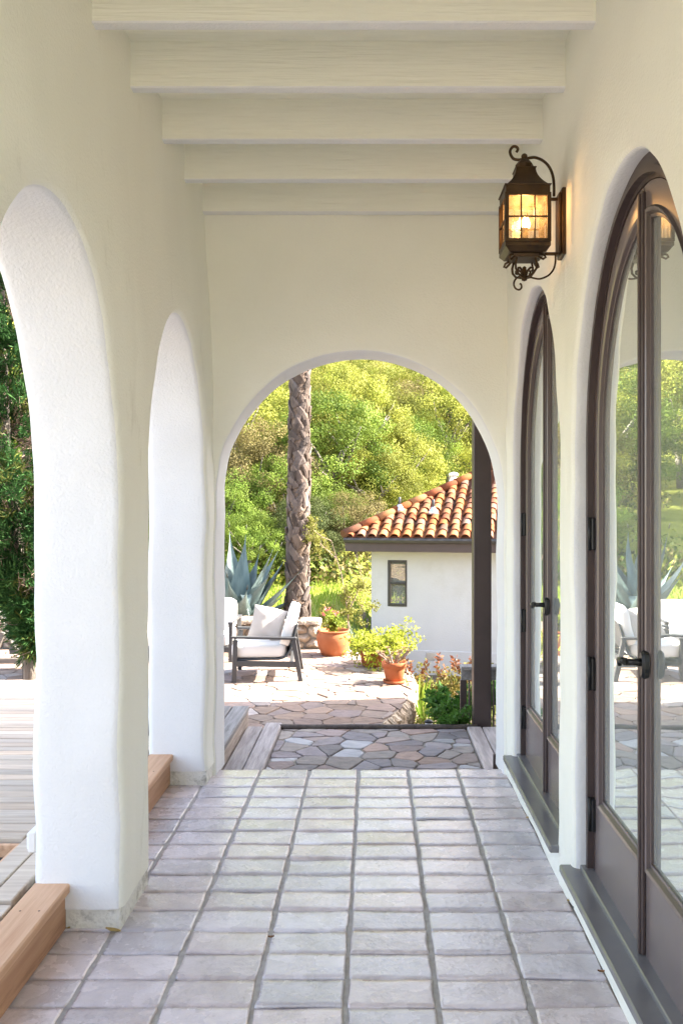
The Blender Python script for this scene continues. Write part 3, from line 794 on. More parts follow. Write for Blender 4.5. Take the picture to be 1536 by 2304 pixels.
mb = MB(); mb.box((.392, -.695, -.06), (.42, .695, .19), .004, (1.25, 1.1, .95)); mb.box((-.5, .66, -.06), (.39, .695, .19), .004, (1.2, 1.1, 1)); mb.build('riser', M['greywood'], st)

# porch post, trim, railing
mb = MB(); px0, px1 = at(1065, 0, 7.05).x, at(1105, 0, 7.05).x
mb.box((px0, 7.05, -.16), (px1, 7.05 + .15, 3.35), .006)
tag(mb.build('porch_post', M['brown']), 'tall square brown post standing on the landing', 'post')
mb = MB(); mb.box((.72, 6.05, 3.35), (3.1, 7.35, 3.5))
tag(mb.build('porch_roof', M['brown']), 'brown porch roof carried by the square post', 'roof')
mb = MB(); mb.box((.858, 5.79, -.25), (.92, 5.83, 3.3), .004, (1, 1, 1)); mb.box((.80, 5.80, -.25), (.858, 5.822, .02), .003)
tag(mb.build('corner_trim', M['brown']), 'narrow brown trim board at the outer corner of the end wall', 'trim board')
rl = thing('railing', 'brown balustrade with grey cap rail beside the porch post', 'railing', (.75, 7.5, -.25))
zt = at(0, 1497, 7.5).z + .25
mb = MB(); mb.box((0, -.07, zt - .035), (1.8, .07, zt), .005); mb.build('cap_rail', M['greywood'], rl)
mb = MB(); mb.box((.005, -.022, zt - .125), (1.8, .0, zt - .036), .004); mb.build('rail_board', M['greywood'], rl)
mb = MB(); mb.box((.0, -.0, -.45), (.055, .04, zt - .125), .004); mb.build('newel', M['brown'], rl)
for k in range(14):
    mb = MB(); mb.box((.07 + k * .03 * 1.0, .0, -.45), (.07 + k * .03 + .015, .02, zt - .126), .002); mb.build('baluster', M['brown_sat'], rl)

# ------------------------------------------------------------------ ground
def gz(x, y):
    b = -.56 - .35 * smooth((y - 11) / 6)
    dip = smooth((x + .9) / 1.5) * smooth((y - 9) / 6) * 1.0
    b -= dip * (1 - smooth((y - 26) / 10))
    if y > 24: b += (y - 24) * .19 * smooth((y - 24) / 10) + (max(0, y - 95)) * .25
    b += .25 * noise.noise((x * .12, y * .12, 1)) * smooth((y - 14) / 10)
    if x < -1.5 and y < 12: b = lerp(b, -.34, smooth((-x - 1.5) / .8))
    return b
mb = MB()
ys = [-60, -30, -12, -6, -2, 2, 5, 6.5, 7, 7.5, 8, 8.5, 9, 9.5, 10, 10.5, 11, 11.5, 12, 12.5, 13, 14, 15, 16, 17, 18, 19, 20, 22, 24, 26, 28, 31, 34, 38, 42, 47, 52, 58, 65, 72, 80, 90, 100, 115, 130, 160, 200, 300, 600]
xs = [-600, -200, -100, -70, -50, -38, -30, -24, -19, -15, -12, -10, -8, -6, -5, -4, -3, -2.4, -1.9, -1.5, -1.2, -.9, -.6, -.3, 0, .3, .6, .9, 1.2, 1.6, 2, 2.6, 3.2, 4, 5, 6, 8, 10, 13, 17, 22, 28, 36, 48, 70, 100, 200, 600]
rows = [[(x, y, gz(x, y)) for x in xs] for y in ys]
I = [[mb.vert(p) for p in r] for r in rows]
for i in range(len(I) - 1):
    for j in range(len(xs) - 1):
        bed = (xs[j] > -1.5 and xs[j] < 4 and ys[i] < 14.5 and ys[i] > 4)
        if ys[i] >= 14 and ys[i] < 24 and xs[j] > -.5: bed = True
        dry = not bed and (ys[i] < 12 or xs[j] > 6)
        mb.face((I[i][j], I[i][j + 1], I[i + 1][j + 1], I[i + 1][j]), sm=True, m=1 if bed else (2 if dry else 0))
tag(mb.build('ground', [M['lawn'], M['soil'], M['earth']]), kind='structure')

# ------------------------------------------------------------------ foliage helpers
def leafquad(mb, p, d, nrm, L, W, col, fold=.0):
    d = d.normalized(); sdv = d.cross(nrm)
    if sdv.length < 1e-4: sdv = d.cross(Vector((.3, .5, .8)))
    sdv.normalize()
    a = mb.vert(p); b = mb.vert(p + d * L * .5 + sdv * W * .5); c = mb.vert(p + d * L); e = mb.vert(p + d * L * .5 - sdv * W * .5)
    mb.face((a, b, c, e), col)
def rv(rg): 
    while True:
        v = Vector((rg.uniform(-1, 1), rg.uniform(-1, 1), rg.uniform(-1, 1)))
        if .05 < v.length < 1: return v.normalized()
def clump(mb, c, r, n, L, W, pal, rg, flat=.75, up=.35, out=None, fo=1.0):
    cb = mixc(pal[0], pal[1], rg.random())
    for _ in range(n):
        v = rv(rg); q = v * r * (rg.random() ** .4); q.z *= flat
        d = (rv(rg) + v * .25).normalized(); nn = (v * fo + rv(rg) * .42 + Vector((0, 0, up)) + (out if out is not None else v * 0)).normalized()
        g = rg.uniform(.86, 1.14); cc = mixc(cb, mixc(pal[0], pal[1], rg.random()), .3)
        leafquad(mb, c + q, d, nn, L * rg.uniform(.7, 1.3), W * rg.uniform(.7, 1.3), tuple(x * g for x in cc))

def oak_template(rg, pal, rad=3.0, ht=6.5, nclump=70, per=80, leaf=.20, sparse=0.):
    crown = MB(); trunk = MB(); tg = rg.uniform(.8, 1.2)
    tips = []
    top = Vector((rg.uniform(-.3, .3), rg.uniform(-.3, .3), ht * .32))
    trunk.tube([(0, 0, -.6), (top.x * .4, top.y * .4, ht * .15), top], [rad * .075, rad * .06, rad * .05], 7)
    for k in range(9):
        a = k * 2.4 + rg.uniform(-.4, .4); rr = rad * rg.uniform(.45, .85); zt = ht * rg.uniform(.45, .8)
        e = Vector((math.cos(a) * rr, math.sin(a) * rr, zt)); m_ = (top + e) / 2 + Vector((rg.uniform(-.3, .3), rg.uniform(-.3, .3), rg.uniform(-.2, .3)))
        trunk.tube([top, m_, e], [rad * .038, rad * .024, rad * .008], 5); tips.append(e)
    for k in range(nclump):
        # envelope: domed, uneven
        a = rg.uniform(0, 6.283); u = rg.random() ** .5; el = rg.uniform(-.62, 1.0)
        rr = rad * (1 + .28 * noise.noise((math.cos(a) * 1.5, math.sin(a) * 1.5, rad)))
        h_ = math.sqrt(max(0, 1 - max(0, el) ** 2 - .6 * min(0, el) ** 2))
        shell = lerp(.55, 1.0, rg.random() ** .6)
        c = Vector((math.cos(a) * rr * h_ * shell, math.sin(a) * rr * h_ * shell, ht * .46 + el * ht * .50 * shell))
        out = (c - Vector((0, 0, ht * .4))).normalized() * .55; g_ = tg * rg.uniform(.62, 1.34); pp = tuple(tuple(x * g_ for x in q) for q in pal)
        clump(crown, c, rad * rg.uniform(.17, .27), int(per * rg.uniform(.6, 1.3) * (1 - sparse)), leaf, leaf * .66, pp, rg, out=out)
    return trunk, crown

PALS = {
    'bright': ((.155, .185, .026), (.29, .285, .055)),
    'yellow': ((.20, .20, .045), (.32, .29, .085)),
    'green': ((.075, .13, .018), (.16, .21, .034)),
    'olive': ((.15, .13, .045), (.26, .21, .085)),
    'dark': ((.045, .065, .02), (.10, .115, .035)),
    'rust': ((.22, .135, .03), (.32, .20, .055)),
}
rg = random.Random(21)
TEM = {}
for kd, n in (('bright', 3), ('yellow', 2), ('green', 3), ('olive', 2), ('dark', 2), ('rust', 1)):
    TEM[kd] = []
    for k in range(n):
        t_, c_ = oak_template(rg, PALS[kd], rad=rg.uniform(2.7, 3.3), ht=rg.uniform(5.6, 7), nclump=115, per=230, leaf=.105)
        root = thing('oak_tree', 'oak', 'tree', (0, 0, 0), 0, 'trees on the wooded hillside')
        t_.build('trunk', M['bark'], root); c_.build('crown', M['leaf'], root)
        TEM[kd].append([root, 0])
LAB = {'bright': 'bright spring-green oak crown in the sunlit stand on the hillside', 'yellow': 'pale yellow-green oak crown among the trees on the hillside',
       'green': 'mid green leafy tree in the thicket on the hillside', 'olive': 'olive-brown thin-leaved oak on the hillside',
       'dark': 'dark evergreen tree near the top of the hillside', 'rust': 'rust-tinted oak crown high on the hillside behind the palm'}
def put_tree(kd, x, y, sc, lab=None, zoff=0.):
    T = TEM[kd]; e = T[rg.randrange(len(T))]
    o = e[0] if e[1] == 0 else copy_tree(e[0]); e[1] += 1
    o.location = (x, y, gz(x, y) + zoff); o.rotation_euler = (0, 0, rg.uniform(0, 6.28)); s_ = sc * .92 * rg.uniform(.9, 1.1); o.scale = (s_, s_, s_ * rg.uniform(.9, 1.1))
    o['label'] = lab or LAB[kd]
    return o
def tx(px, Y): return (px - CX) * Y / F
# (kind, photo column, distance, size)
SPEC = [('bright', 520, 34, .95), ('olive', 585, 31, .80), ('green', 640, 30, .62), ('green', 500, 29, .55), ('green', 735, 33, .8), ('bright', 800, 36, .85), ('bright', 560, 42, 1.05),
        ('green', 690, 41, .9), ('bright', 760, 45, 1.05), ('bright', 850, 44, 1.0), ('olive', 930, 46, .95), ('green', 880, 38, .75), ('bright', 985, 50, 1.1),
        ('yellow', 700, 55, 1.1), ('yellow', 770, 58, 1.05), ('bright', 610, 56, 1.15), ('bright', 880, 60, 1.15), ('bright', 960, 63, 1.15), ('green', 1040, 58, 1.1),
        ('bright', 520, 60, 1.2), ('olive', 560, 50, .9), ('rust', 745, 74, 1.0), ('rust', 895, 76, 1.15), ('bright', 830, 70, 1.0), ('bright', 1000, 77, 1.2), ('bright', 1060, 70, 1.2),
        ('green', 700, 82, 1.1), ('bright', 780, 88, 1.4), ('green', 640, 75, 1.2), ('dark', 880, 97, 1.5), ('green', 950, 90, 1.3), ('dark', 930, 104, 1.6), ('olive', 1010, 95, 1.35),
        ('dark', 1060, 100, 1.4), ('bright', 560, 80, 1.3), ('green', 820, 104, 1.6), ('bright', 740, 105, 1.5), ('green', 660, 100, 1.5), ('dark', 1000, 112, 1.7), ('green', 590, 98, 1.5),
        ('green', 1110, 84, 1.3), ('bright', 1120, 60, 1.1), ('green', 1060, 45, .9), ('olive', 1130, 50, 1.0), ('bright', 440, 48, 1.2), ('green', 400, 38, 1.1), ('yellow', 380, 62, 1.3), ('bright', 470, 75, 1.3),
        ('green', 330, 50, 1.3), ('bright', 240, 42, 1.2), ('green', 280, 70, 1.5), ('bright', 150, 55, 1.4), ('green', 60, 40, 1.3), ('bright', -60, 50, 1.4), ('green', -200, 44, 1.4), ('olive', 470, 90, 1.5), ('bright', 380, 85, 1.5),
        ('green', 1220, 66, 1.4), ('bright', 1260, 90, 1.6), ('green', 1360, 75, 1.5), ('yellow', 840, 52, .9), ('olive', 660, 63, .95), ('yellow', 620, 36, .7), ('green', 560, 27, .42), ('dark', 690, 28, .45),
        ('bright', 900, 52, 1.0), ('bright', 700, 47, .95), ('yellow', 970, 57, 1.0), ('bright', 1040, 64, 1.1), ('bright', 925, 70, 1.15), ('yellow', 850, 66, 1.0), ('bright', 760, 66, 1.0),
        ('bright', 1080, 78, 1.2), ('bright', 700, 68, 1.1), ('yellow', 560, 68, 1.1), ('green', 620, 48, .9), ('bright', 820, 80, 1.2), ('olive', 960, 82, 1.2), ('bright', 650, 52, .9), ('green', 930, 40, .7), ('bright', 1010, 42, .8),
        ('yellow', 500, 46, .9), ('bright', 540, 72, 1.1), ('green', 760, 30, .50), ('bright', 850, 33, .55), ('olive', 805, 29, .42), ('bright', 900, 35, .6),
        ('green', 700, 35, .6), ('bright', 740, 38, .7), ('green', 780, 41, .75), ('bright', 820, 48, .85), ('green', 860, 57, .9), ('bright', 910, 64, .95), ('olive', 790, 74, 1.0), ('green', 730, 60, .9), ('green', 1000, 68, 1.0), ('green', 850, 86, 1.1), ('olive', 900, 84, 1.0)]
for kd, px, Y, sc in SPEC: put_tree(kd, tx(px, Y), Y, sc)
for T in TEM.values():
    for e in T:
        if e[1] == 0:
            for ch in list(e[0].children): bpy.data.objects.remove(ch)
            bpy.data.objects.remove(e[0])
# undergrowth filling the slope
mb = MB(); rg2 = random.Random(8)
for k in range(1000):
    Y = 27 + 85 * rg2.random() ** 1.6; px = rg2.uniform(300, 1250); x = tx(px, Y)
    clump(mb, Vector((x, Y, gz(x, Y) + .35)), rg2.uniform(.6, 1.4) * (1 + Y * .006), 70, .18, .11, PALS[rg2.choice(['green', 'olive', 'bright', 'dark'])], rg2, flat=.6)
tag(mb.build('undergrowth', M['leaf']), 'low scrub and undergrowth between the hillside oaks', kind='stuff')
mb = MB()
for k in range(9000):
    x = rg2.uniform(-9, 1.5); Y = rg2.uniform(13.5, 27)
    if x > tx(835, Y) and Y > 15: continue
    h_ = rg2.uniform(.10, .28); g = rg2.uniform(.8, 1.3)
    leafquad(mb, Vector((x, Y, gz(x, Y) - .01)), Vector((rg2.uniform(-.4, .4), rg2.uniform(-.4, .4), 1)), rv(rg2), h_, .035, (.20 * g, .27 * g, .035 * g))
tag(mb.build('grass', M['leaf_near']), 'long sunlit spring grass on the lawn beyond the palm', kind='stuff')

# ------------------------------------------------------------------ palm
PYD = 12.6
pc = at(667, 1400, PYD)
pal = thing('palm_tree', 'thick palm trunk wrapped in criss-cross leaf bases behind the low stone wall', 'palm', (pc.x, PYD, -.35))
rg = random.Random(4)
def prad(z): return (.168 - .020 * smooth((z - 1.2) / 3.) + .05 * (1 - smooth(z / .9)))
mb = MB(); pts = [(.05 * math.sin(z * .35), 0, z) for z in [k * .25 for k in range(30)]]
mb.tube(pts, [prad(p[2]) * .86 for p in pts], 16); mb.build('trunk', M['fibre'], pal)
mb = MB()
zb, k = .05, 0
nrow = 0
while zb < 7.2:
    nper = 5
    for q in range(nper):
        a = (q + (.5 if nrow % 2 else 0) + rg.uniform(-.12, .12)) * 6.2832 / nper + nrow * .17
        s_ = 1 if (nrow % 2) else -1
        z0 = zb + rg.uniform(-.02, .02); r0 = prad(z0); Ln = rg.uniform(.20, .29); wb = rg.uniform(.10, .135); wt_ = wb * rg.uniform(.45, .7)
        tilt = (s_ if rg.random() < .85 else -s_) * rg.uniform(.35, .65)            # lean round the trunk
        g = rg.uniform(.6, 1.3); wmm = rg.uniform(0, .1); col = (g * (1 + wmm), g, g * (1 - wmm))
        rows_t, rows_b = [], []
        cx_ = .05 * math.sin(z0 * .35)
        flare = rg.uniform(.004, .04)
        for i in range(5):
            t = i / 4; aa = a + tilt * t * Ln / r0 * .75; zz_ = z0 + Ln * t * .72
            w_ = lerp(wb, wt_, t); ro = r0 * .9 + .012 + flare * t * t + .010 * math.sin(t * 3.14)
            row = []; rowb = []
            for u in (-1, -.5, .5, 1):
                au = aa + u * w_ / r0 * .55; rad_ = ro - .012 * u * u
                zoff = -u * tilt * w_ * .35
                row.append((cx_ + rad_ * math.cos(au), rad_ * math.sin(au), zz_ + zoff)); rowb.append((cx_ + (rad_ - .022) * math.cos(au), (rad_ - .022) * math.sin(au), zz_ + zoff))
            rows_t.append(row); rows_b.append(rowb)
        mb.grid(rows_t, col, sm=False); mb.grid([r_[::-1] for r_ in rows_b], col, sm=False)
        mb.grid([[a_[0] for a_ in rows_t], [a_[0] for a_ in rows_b]], tuple(x * .8 for x in col), sm=False)
        mb.grid([[a_[-1] for a_ in rows_b], [a_[-1] for a_ in rows_t]], tuple(x * .8 for x in col), sm=False)
        mb.grid([rows_t[-1], rows_b[-1]], (1.6, 1.4, 1.25), sm=False)
    zb += .085; nrow += 1
mb.build('leaf_bases', M['boot'], pal)
mb = MB()
for k in range(46):
    a = k * 2.4; el = lerp(1.25, -.5, (k / 45)); L_ = 3.0; p = Vector((0, 0, 7.2)); d = Vector((math.cos(a) * math.cos(el), math.sin(a) * math.cos(el), math.sin(el)))
    pts = []
    for i in range(11):
        pts.append(p.copy()); p = p + d * L_ / 10; d = (d + Vector((0, 0, -.10))).normalized()
    mb.tube(pts, [.03 * (1 - i / 11.5) for i in range(11)], 4, (.2, .24, .06))
    for i in range(2, 11):
        for q in range(4):
            bp_ = pts[i - 1].lerp(pts[i], q / 4); dd = (pts[i] - pts[i - 1]).normalized(); sv = dd.cross(Vector((0, 0, 1))).normalized()
            for s_ in (1, -1): leafquad(mb, bp_, dd * .6 + sv * s_ + Vector((0, 0, .15)), Vector((0, 0, 1)), .45, .035, (.10, .15, .03))
mb.build('crown', M['leaf_near'], pal)

# ------------------------------------------------------------------ agave
def agave_leaf(mb, base, az, el, L, W, rg, bend=0., fold=False):
    d = Vector((math.cos(az) * math.cos(el), math.sin(az) * math.cos(el), math.sin(el))); side = Vector((-math.sin(az), math.cos(az), 0))
    p = Vector(base); rows = []; back = []
    n = 12; g = rg.uniform(.8, 1.15)
    for i in range(n + 1):
        t = i / n
        w_ = W * 1.4 * (.62 + .38 * math.sin(min(1, t / .45) * math.pi / 2)) * (1 - smooth((t - .35) / .65) ** 1.0) + .002
        up = side.cross(d).normalized()
        if up.z < 0: up = -up
        row = [p + side * w_ * u + up * (w_ * .42 * u * u - .0) for u in (-1, -.5, 0, .5, 1)]
        th = .035 * (1 - t) + .002
        rows.append(row); back.append([q - up * th * (1 - .8 * abs(u)) for q, u in zip(row, (-1, -.5, 0, .5, 1))][::-1])
        p = p + d * L / n; d = (d + Vector((0, 0, bend / n))).normalized()
        if fold and i == 7: d = Vector((d.x * .9, d.y * .9, -.75)).normalized()
    mb.tube([p - d * .05, p, p + d * .04], [.010, .006, .001], 5, (.25, .16, .13))
    mb.grid(rows, (g, g, g)); mb.grid(back, (g * .9, g * .9, g * .9))
ag = at(540, 1420, 12.6)
age = thing('agave_plant', 'big blue-grey agave with broad pointed leaves behind the sofa', 'agave', (ag.x, 12.35, -.15))
rg = random.Random(9)
leaves = [(R(112), R(72), 1.50, .125, 0), (R(75), R(80), 1.42, .12, 0), (R(40), R(62), 1.32, .125, 0), (R(18), R(55), 1.25, .12, 0), (R(5), R(44), 1.2, .10, 0), (R(-30), R(60), 1.05, .125, 0),
          (R(-20), R(42), 1.05, .10, 0), (R(60), R(66), 1.2, .13, 0), (R(140), R(50), 1.2, .12, 0), (R(175), R(58), 1.35, .12, 0), (R(200), R(40), 1.2, .12, 0), (R(230), R(55), 1.1, .12, 0), (R(265), R(60), .95, .12, 0),
          (R(290), R(45), .9, .11, 0), (R(15), R(30), 1.1, .09, 0), (R(95), R(45), 1.1, .12, 0), (R(-60), R(65), .95, .12, 1), (R(330), R(38), 1.0, .10, 0), (R(215), R(75), 1.45, .12, 0), (R(350), R(68), 1.3, .12, 0)]
for az, el, L, W, fo in leaves:
    mb = MB(); agave_leaf(mb, (math.cos(az) * .05, math.sin(az) * .05, 0), az, el, L, W, rg, bend=rg.uniform(-.1, .3), fold=bool(fo)); mb.build('leaf', M['agave'], age)

# ------------------------------------------------------------------ low stone wall and bed behind it
rg = random.Random(14)
lw = thing('stone_wall', 'low rubble stone wall bordering the raised bed behind the chair', 'stone wall', (-2.7, 11.6, PZ))
mb = MB()
WX0, WX1, WH = -3.4, 1.98, .36
def placeW(u, v, h): return (u, -h, v)
for k, P in enumerate(cells(jitter_seeds(WX0, WX1, 0, WH, .21, .13, rg), [(WX0, 0), (WX1, 0), (WX1, WH), (WX0, WH)])):
    if area(P) < .002: continue
    c = mixc((.30, .24, .19), (.50, .42, .34), rg.random()); stone(mb, P, c, 0, .06, .006, placeW, rough=.012, seed=k, bulge=.055, bev=.02)
mb.build('stones', M['rock'], lw)
mb = MB()
x = WX0
while x < WX1:
    w_ = rg.uniform(.18, .34); c = mixc((.36, .29, .23), (.52, .44, .36), rg.random())
    stone(mb, [(x, -.06), (min(x + w_, WX1 + .03), -.05), (min(x + w_, WX1 + .03), .26), (x, .27)], c, WH + .03 + rg.uniform(-.01, .02), .06, .006, lambda u, v, h: (u, v, h), rough=.02, seed=x, bulge=.02, bev=.02)
    x += w_
mb.build('capstones', M['rock'], lw)
mb = MB(); mb.box((WX0, .03, -.3), (WX1, .22, WH)); mb.build('core', M['mortar'], lw)
mb = MB()
rows = [[(x, y, lerp(.04, -.25, smooth((y - 11.8) / 2.6)) - .35 * smooth((x + .9) / .6)) for x in (-6.1, -5, -4, -3, -2, -1.4, -1.0, -.8, -.6)] for y in (11.75, 12.2, 12.8, 13.5, 14.4)]
mb.grid(rows); tag(mb.build('planting_bed', M['soil']), kind='structure')

# ------------------------------------------------------------------ lounge furniture
def cushion(mb, a, b, r=.05, Mx=None, puff=.02, n=8):
    """soft box: superellipsoid-like"""
    c = [(a[i] + b[i]) / 2 for i in range(3)]; h = [abs(b[i] - a[i]) / 2 for i in range(3)]
    nu, nv = 28, 14; rows = []
    def sp(x, e): return math.copysign(abs(x) ** e, x)
    for i in range(nv + 1):
        ph = -math.pi / 2 + math.pi * i / nv; row = []
        for j in range(nu):
            th = 2 * math.pi * j / nu; e = .22; e2 = .30
            p = Vector((c[0] + h[0] * sp(math.cos(ph), e2) * sp(math.cos(th), e), c[1] + h[1] * sp(math.cos(ph), e2) * sp(math.sin(th), e), c[2] + h[2] * sp(math.sin(ph), e2)))
            p += Vector((0, 0, noise.noise(p * 5) * puff * .4))
            row.append(Mx @ p if Mx is not None else p)
        rows.append(row)
    mb.grid(rows, sm=True, closed=True)
CZ = PZ
# armchair: local frame, x runs left in the photo, chair faces -x; y is depth
ypx = (1535 - CY)
CYD = F * (H - CZ) / ypx
def cx_(px): return (px - CX) * CYD / F
ch = thing('lounge_chair', 'dark framed outdoor armchair with white cushions on the patio', 'armchair', (cx_(600), CYD, CZ), R(4))
def ml(px): return (px - 600) * CYD / F
def mz(py): return (1535 - py) * CYD / F
DEP = .78
for y0 in (0.0, DEP - .05):
    mb = MB(); mb.beam((ml(527), y0 + .025, 0), (ml(530), y0 + .025, mz(1440)), .05, .05, .004, up=(0, 1, 0)); mb.build('leg', M['alu'], ch)
    mb = MB(); mb.beam((ml(676), y0 + .025, 0), (ml(660), y0 + .025, mz(1440)), .05, .05, .004, up=(0, 1, 0)); mb.build('leg', M['alu'], ch)
    mb = MB(); mb.beam((ml(521), y0 + .025, mz(1434)), (ml(667), y0 + .025, mz(1438)), .06, .028, .005); mb.build('armrest', M['alu'], ch)
mb = MB()
for y0 in (.025, DEP - .025): mb.beam((ml(530), y0, mz(1493)), (ml(668), y0, mz(1497)), .035, .06, .004)
mb.beam((ml(531), .02, mz(1493)), (ml(531), DEP - .02, mz(1493)), .04, .05, .004); mb.beam((ml(655), .02, mz(1496)), (ml(655), DEP - .02, mz(1496)), .04, .05, .004)
prof = curve([(ml(533), 0, mz(1486)), (ml(600), 0, mz(1485)), (ml(632), 0, mz(1484)), (ml(650), 0, mz(1470)), (ml(660), 0, mz(1440)), (ml(668), 0, mz(1405))], 5)
for y0 in (.06, DEP - .06): mb.tube([(p.x, y0, p.z) for p in prof], .012, 8)
mb.build('frame', M['alu'], ch)
mb = MB(); rows = [[(p.x, .06, p.z), (p.x, DEP - .06, p.z)] for p in prof]; mb.grid(rows); mb.build('sling', M['alu'], ch)
mb = MB(); cushion(mb, (ml(519), .055, mz(1484)), (ml(645), DEP - .055, mz(1452))); mb.build('seat_cushion', M['cushion'], ch)
mb = MB()
Mx = Matrix.Translation((ml(634), 0, mz(1458))) @ Matrix.Rotation(R(17), 4, 'Y')
cushion(mb, (-.045, .06, 0), (.075, DEP - .06, .45), Mx=Mx); mb.build('back_cushion', M['cushion'], ch)
# loose pillow rests on the seat
pil = MB()
cxp, czp = ml(598), mz(1414)
Mx = Matrix.Translation((cxp, .33, czp)) @ Matrix.Rotation(R(12), 4, 'Z') @ Matrix.Rotation(R(14), 4, 'Y') @ Matrix.Rotation(R(0), 4, 'X')
rows = []
nn = 15
for sgn in (-1, 1):
    rows = []
    for i in range(nn):
        row = []
        for j in range(nn):
            u, v = i / (nn - 1) * 2 - 1, j / (nn - 1) * 2 - 1
            th = .065 * max(0, (1 - abs(u) ** 2.5) * (1 - abs(v) ** 2.5)) ** .55
            pin = 1 - .07 * (1 - u * u) * abs(v) - .07 * (1 - v * v) * abs(u)
            p = Vector((u * .19 * pin, sgn * th + .012 * noise.noise((u * 2, v * 2, sgn)), v * .19 * pin + .02 * (1 - abs(u))))
            row.append(Mx @ p)
        rows.append(row if sgn < 0 else row[::-1])
    pil.grid(rows, sm=True)
po_ = pil.build('throw_pillow', M['pillow'])
po_.location = ch.location; po_.rotation_euler = (0, 0, R(4)); tag(po_, 'beige throw pillow leaning on the seat of the armchair', 'pillow')

# sofa facing the camera, only its right end shows past the pillar
SY = F * (H - CZ) / (1490 - CY)
def sx(px): return (px - 524) * SY / F
def sz(py): return (1490 - py) * SY / F
sf = thing('outdoor_sofa', 'white cushioned outdoor sofa partly hidden behind the far pillar', 'sofa', (at(524, 0, SY).x, SY, CZ), R(0))
for x0 in (-.03, -1.85):
    for y0 in (.02, .72):
        mb = MB(); mb.box((x0 - .024, y0 - .024, 0), (x0 + .024, y0 + .024, sz(1405)), .004); mb.build('leg', M['alu'], sf)
    mb = MB(); mb.box((x0 - .03, -.01, sz(1405)), (x0 + .03, .76, sz(1400)), .004); mb.build('armrest', M['alu'], sf)
mb = MB(); mb.box((-1.85, .0, sz(1468)), (-.05, .04, sz(1457)), .004); mb.box((-1.85, .68, sz(1468)), (-.05, .72, sz(1457)), .004); mb.box((-1.83, .03, sz(1462)), (-.06, .70, sz(1459))); mb.build('frame', M['alu'], sf)
for x0, x1 in ((-.94, -.055), (-1.83, -.95)):
    mb = MB(); cushion(mb, (x0, .01, sz(1457)), (x1, .72, sz(1424))); mb.build('seat_cushion', M['cushion'], sf)
    mb = MB(); Mx = Matrix.Translation((0, .55, sz(1428))) @ Matrix.Rotation(R(-10), 4, 'X'); cushion(mb, (x0, 0, 0), (x1, .14, .40), Mx=Mx); mb.build('back_cushion', M['cushion'], sf)

# chaise far left
M['taupe'] = mat('taupe_powder_coat', (.13, .115, .10), (.16, .14, .125), rough=.5, spec=.3)
chs = thing('chaise_longue', 'low taupe framed patio recliner partly hidden behind the cypress', 'recliner', (-3.88, 9.6, CZ), R(4))
mb = MB()
for y0 in (0, .62): mb.beam((-.35, y0, .20), (.75, y0, .20), .05, .06, .006)
for y0 in (0, .62): mb.beam((-.33, y0, .20), (-.21, y0, .52), .05, .06, .006)
mb.build('frame', M['taupe'], chs)
for x0 in (.02, .28, .70):
    for y0 in (0, .62): mb = MB(); mb.box((x0 - .02, y0 - .02, 0), (x0 + .02, y0 + .02, .17), .004); mb.build('leg', M['alu'], chs)
mb = MB()
pr = curve([(.75, 0, .26), (.25, 0, .245), (.05, 0, .25), (-.08, 0, .33), (-.17, 0, .48), (-.27, 0, .76)], 5)
for y0 in (.02, .6): mb.tube([(p.x, y0, p.z) for p in pr], .018, 8)
mb.build('rail', M['taupe'], chs)
mb = MB(); mb.grid([[(p.x, .02, p.z + .012), (p.x, .6, p.z + .012)] for p in pr]); mb.build('sling', M['alu'], chs)

# ------------------------------------------------------------------ pots and their plants
def make_pot(name, label, px, pyb, prof, sau=None, n=30):
    Y = F * (H - CZ) / (pyb - CY); o = thing(name, label, 'pot', (at(px, 0, Y).x, Y + .12, CZ))
    mb = MB(); mb.lathe(prof, n=n); mb.build('body', M['terra'], o)
    if sau: mb = MB(); mb.lathe(sau, n=n); mb.build('saucer', M['terra'], o)
    return o, Y
k_ = 10.97 / F
p1, Y1 = make_pot('terracotta_pot', 'large rounded terracotta pot beside the stone wall', 749, 1477,
    [(.130, 0), (.150, .004), (.175, .06), (.206, .13), (.217, .19), (.216, .24), (.198, .285), (.190, .295), (.206, .305), (.210, .318), (.196, .322), (.185, .30), (.18, .27), (.001, .262)])
p2, Y2 = make_pot('terracotta_pot', 'terracotta pot almost hidden under the yellow-green shrub', 838, 1502,
    [(.105, 0), (.125, .01), (.150, .12), (.165, .19), (.16, .2), (.15, .17), (.001, .165)])
p3, Y3 = make_pot('terracotta_pot', 'small tapered terracotta pot with rim and saucer at the patio edge', 887, 1541,
    [(.080, .025), (.092, .03), (.118, .165), (.118, .17), (.134, .172), (.138, .225), (.130, .228), (.120, .20), (.001, .19)], [(.10, 0), (.115, .004), (.124, .032), (.118, .032), (.10, .02), (.001, .018)])
def plant(name, label, loc, fn, cat='plant', leafm='leaf_near', fname='foliage'):
    o = thing(name, label, cat, loc)
    f = MB(); s = MB(); fn(f, s)
    f.build(fname, M[leafm], o)
    if s.f: s.build('stems', M['twig'], o)
    return o
rg = random.Random(31)
YG = ((.22, .27, .025), (.38, .40, .06))
def branching(f, s, n, L, spread, pal, leaf, per, up=.6, r0=.006, sag=0.):
    for k in range(n):
        a = rg.uniform(0, 6.283); d = Vector((math.cos(a) * spread, math.sin(a) * spread, up + rg.uniform(-.2, .3))).normalized()
        p = Vector((0, 0, 0)); pts = [p.copy()]; l_ = L * rg.uniform(.6, 1.1)
        for i in range(6):
            p = p + d * l_ / 6; d = (d + rv(rg) * .28 + Vector((0, 0, -sag))).normalized(); pts.append(p.copy())
        s.tube(pts, [r0 * (1 - i / 7.5) for i in range(7)], 5, cap=False)
        for i in range(2, 7):
            clump(f, pts[i], L * .14, per, leaf, leaf * .55, pal, rg)
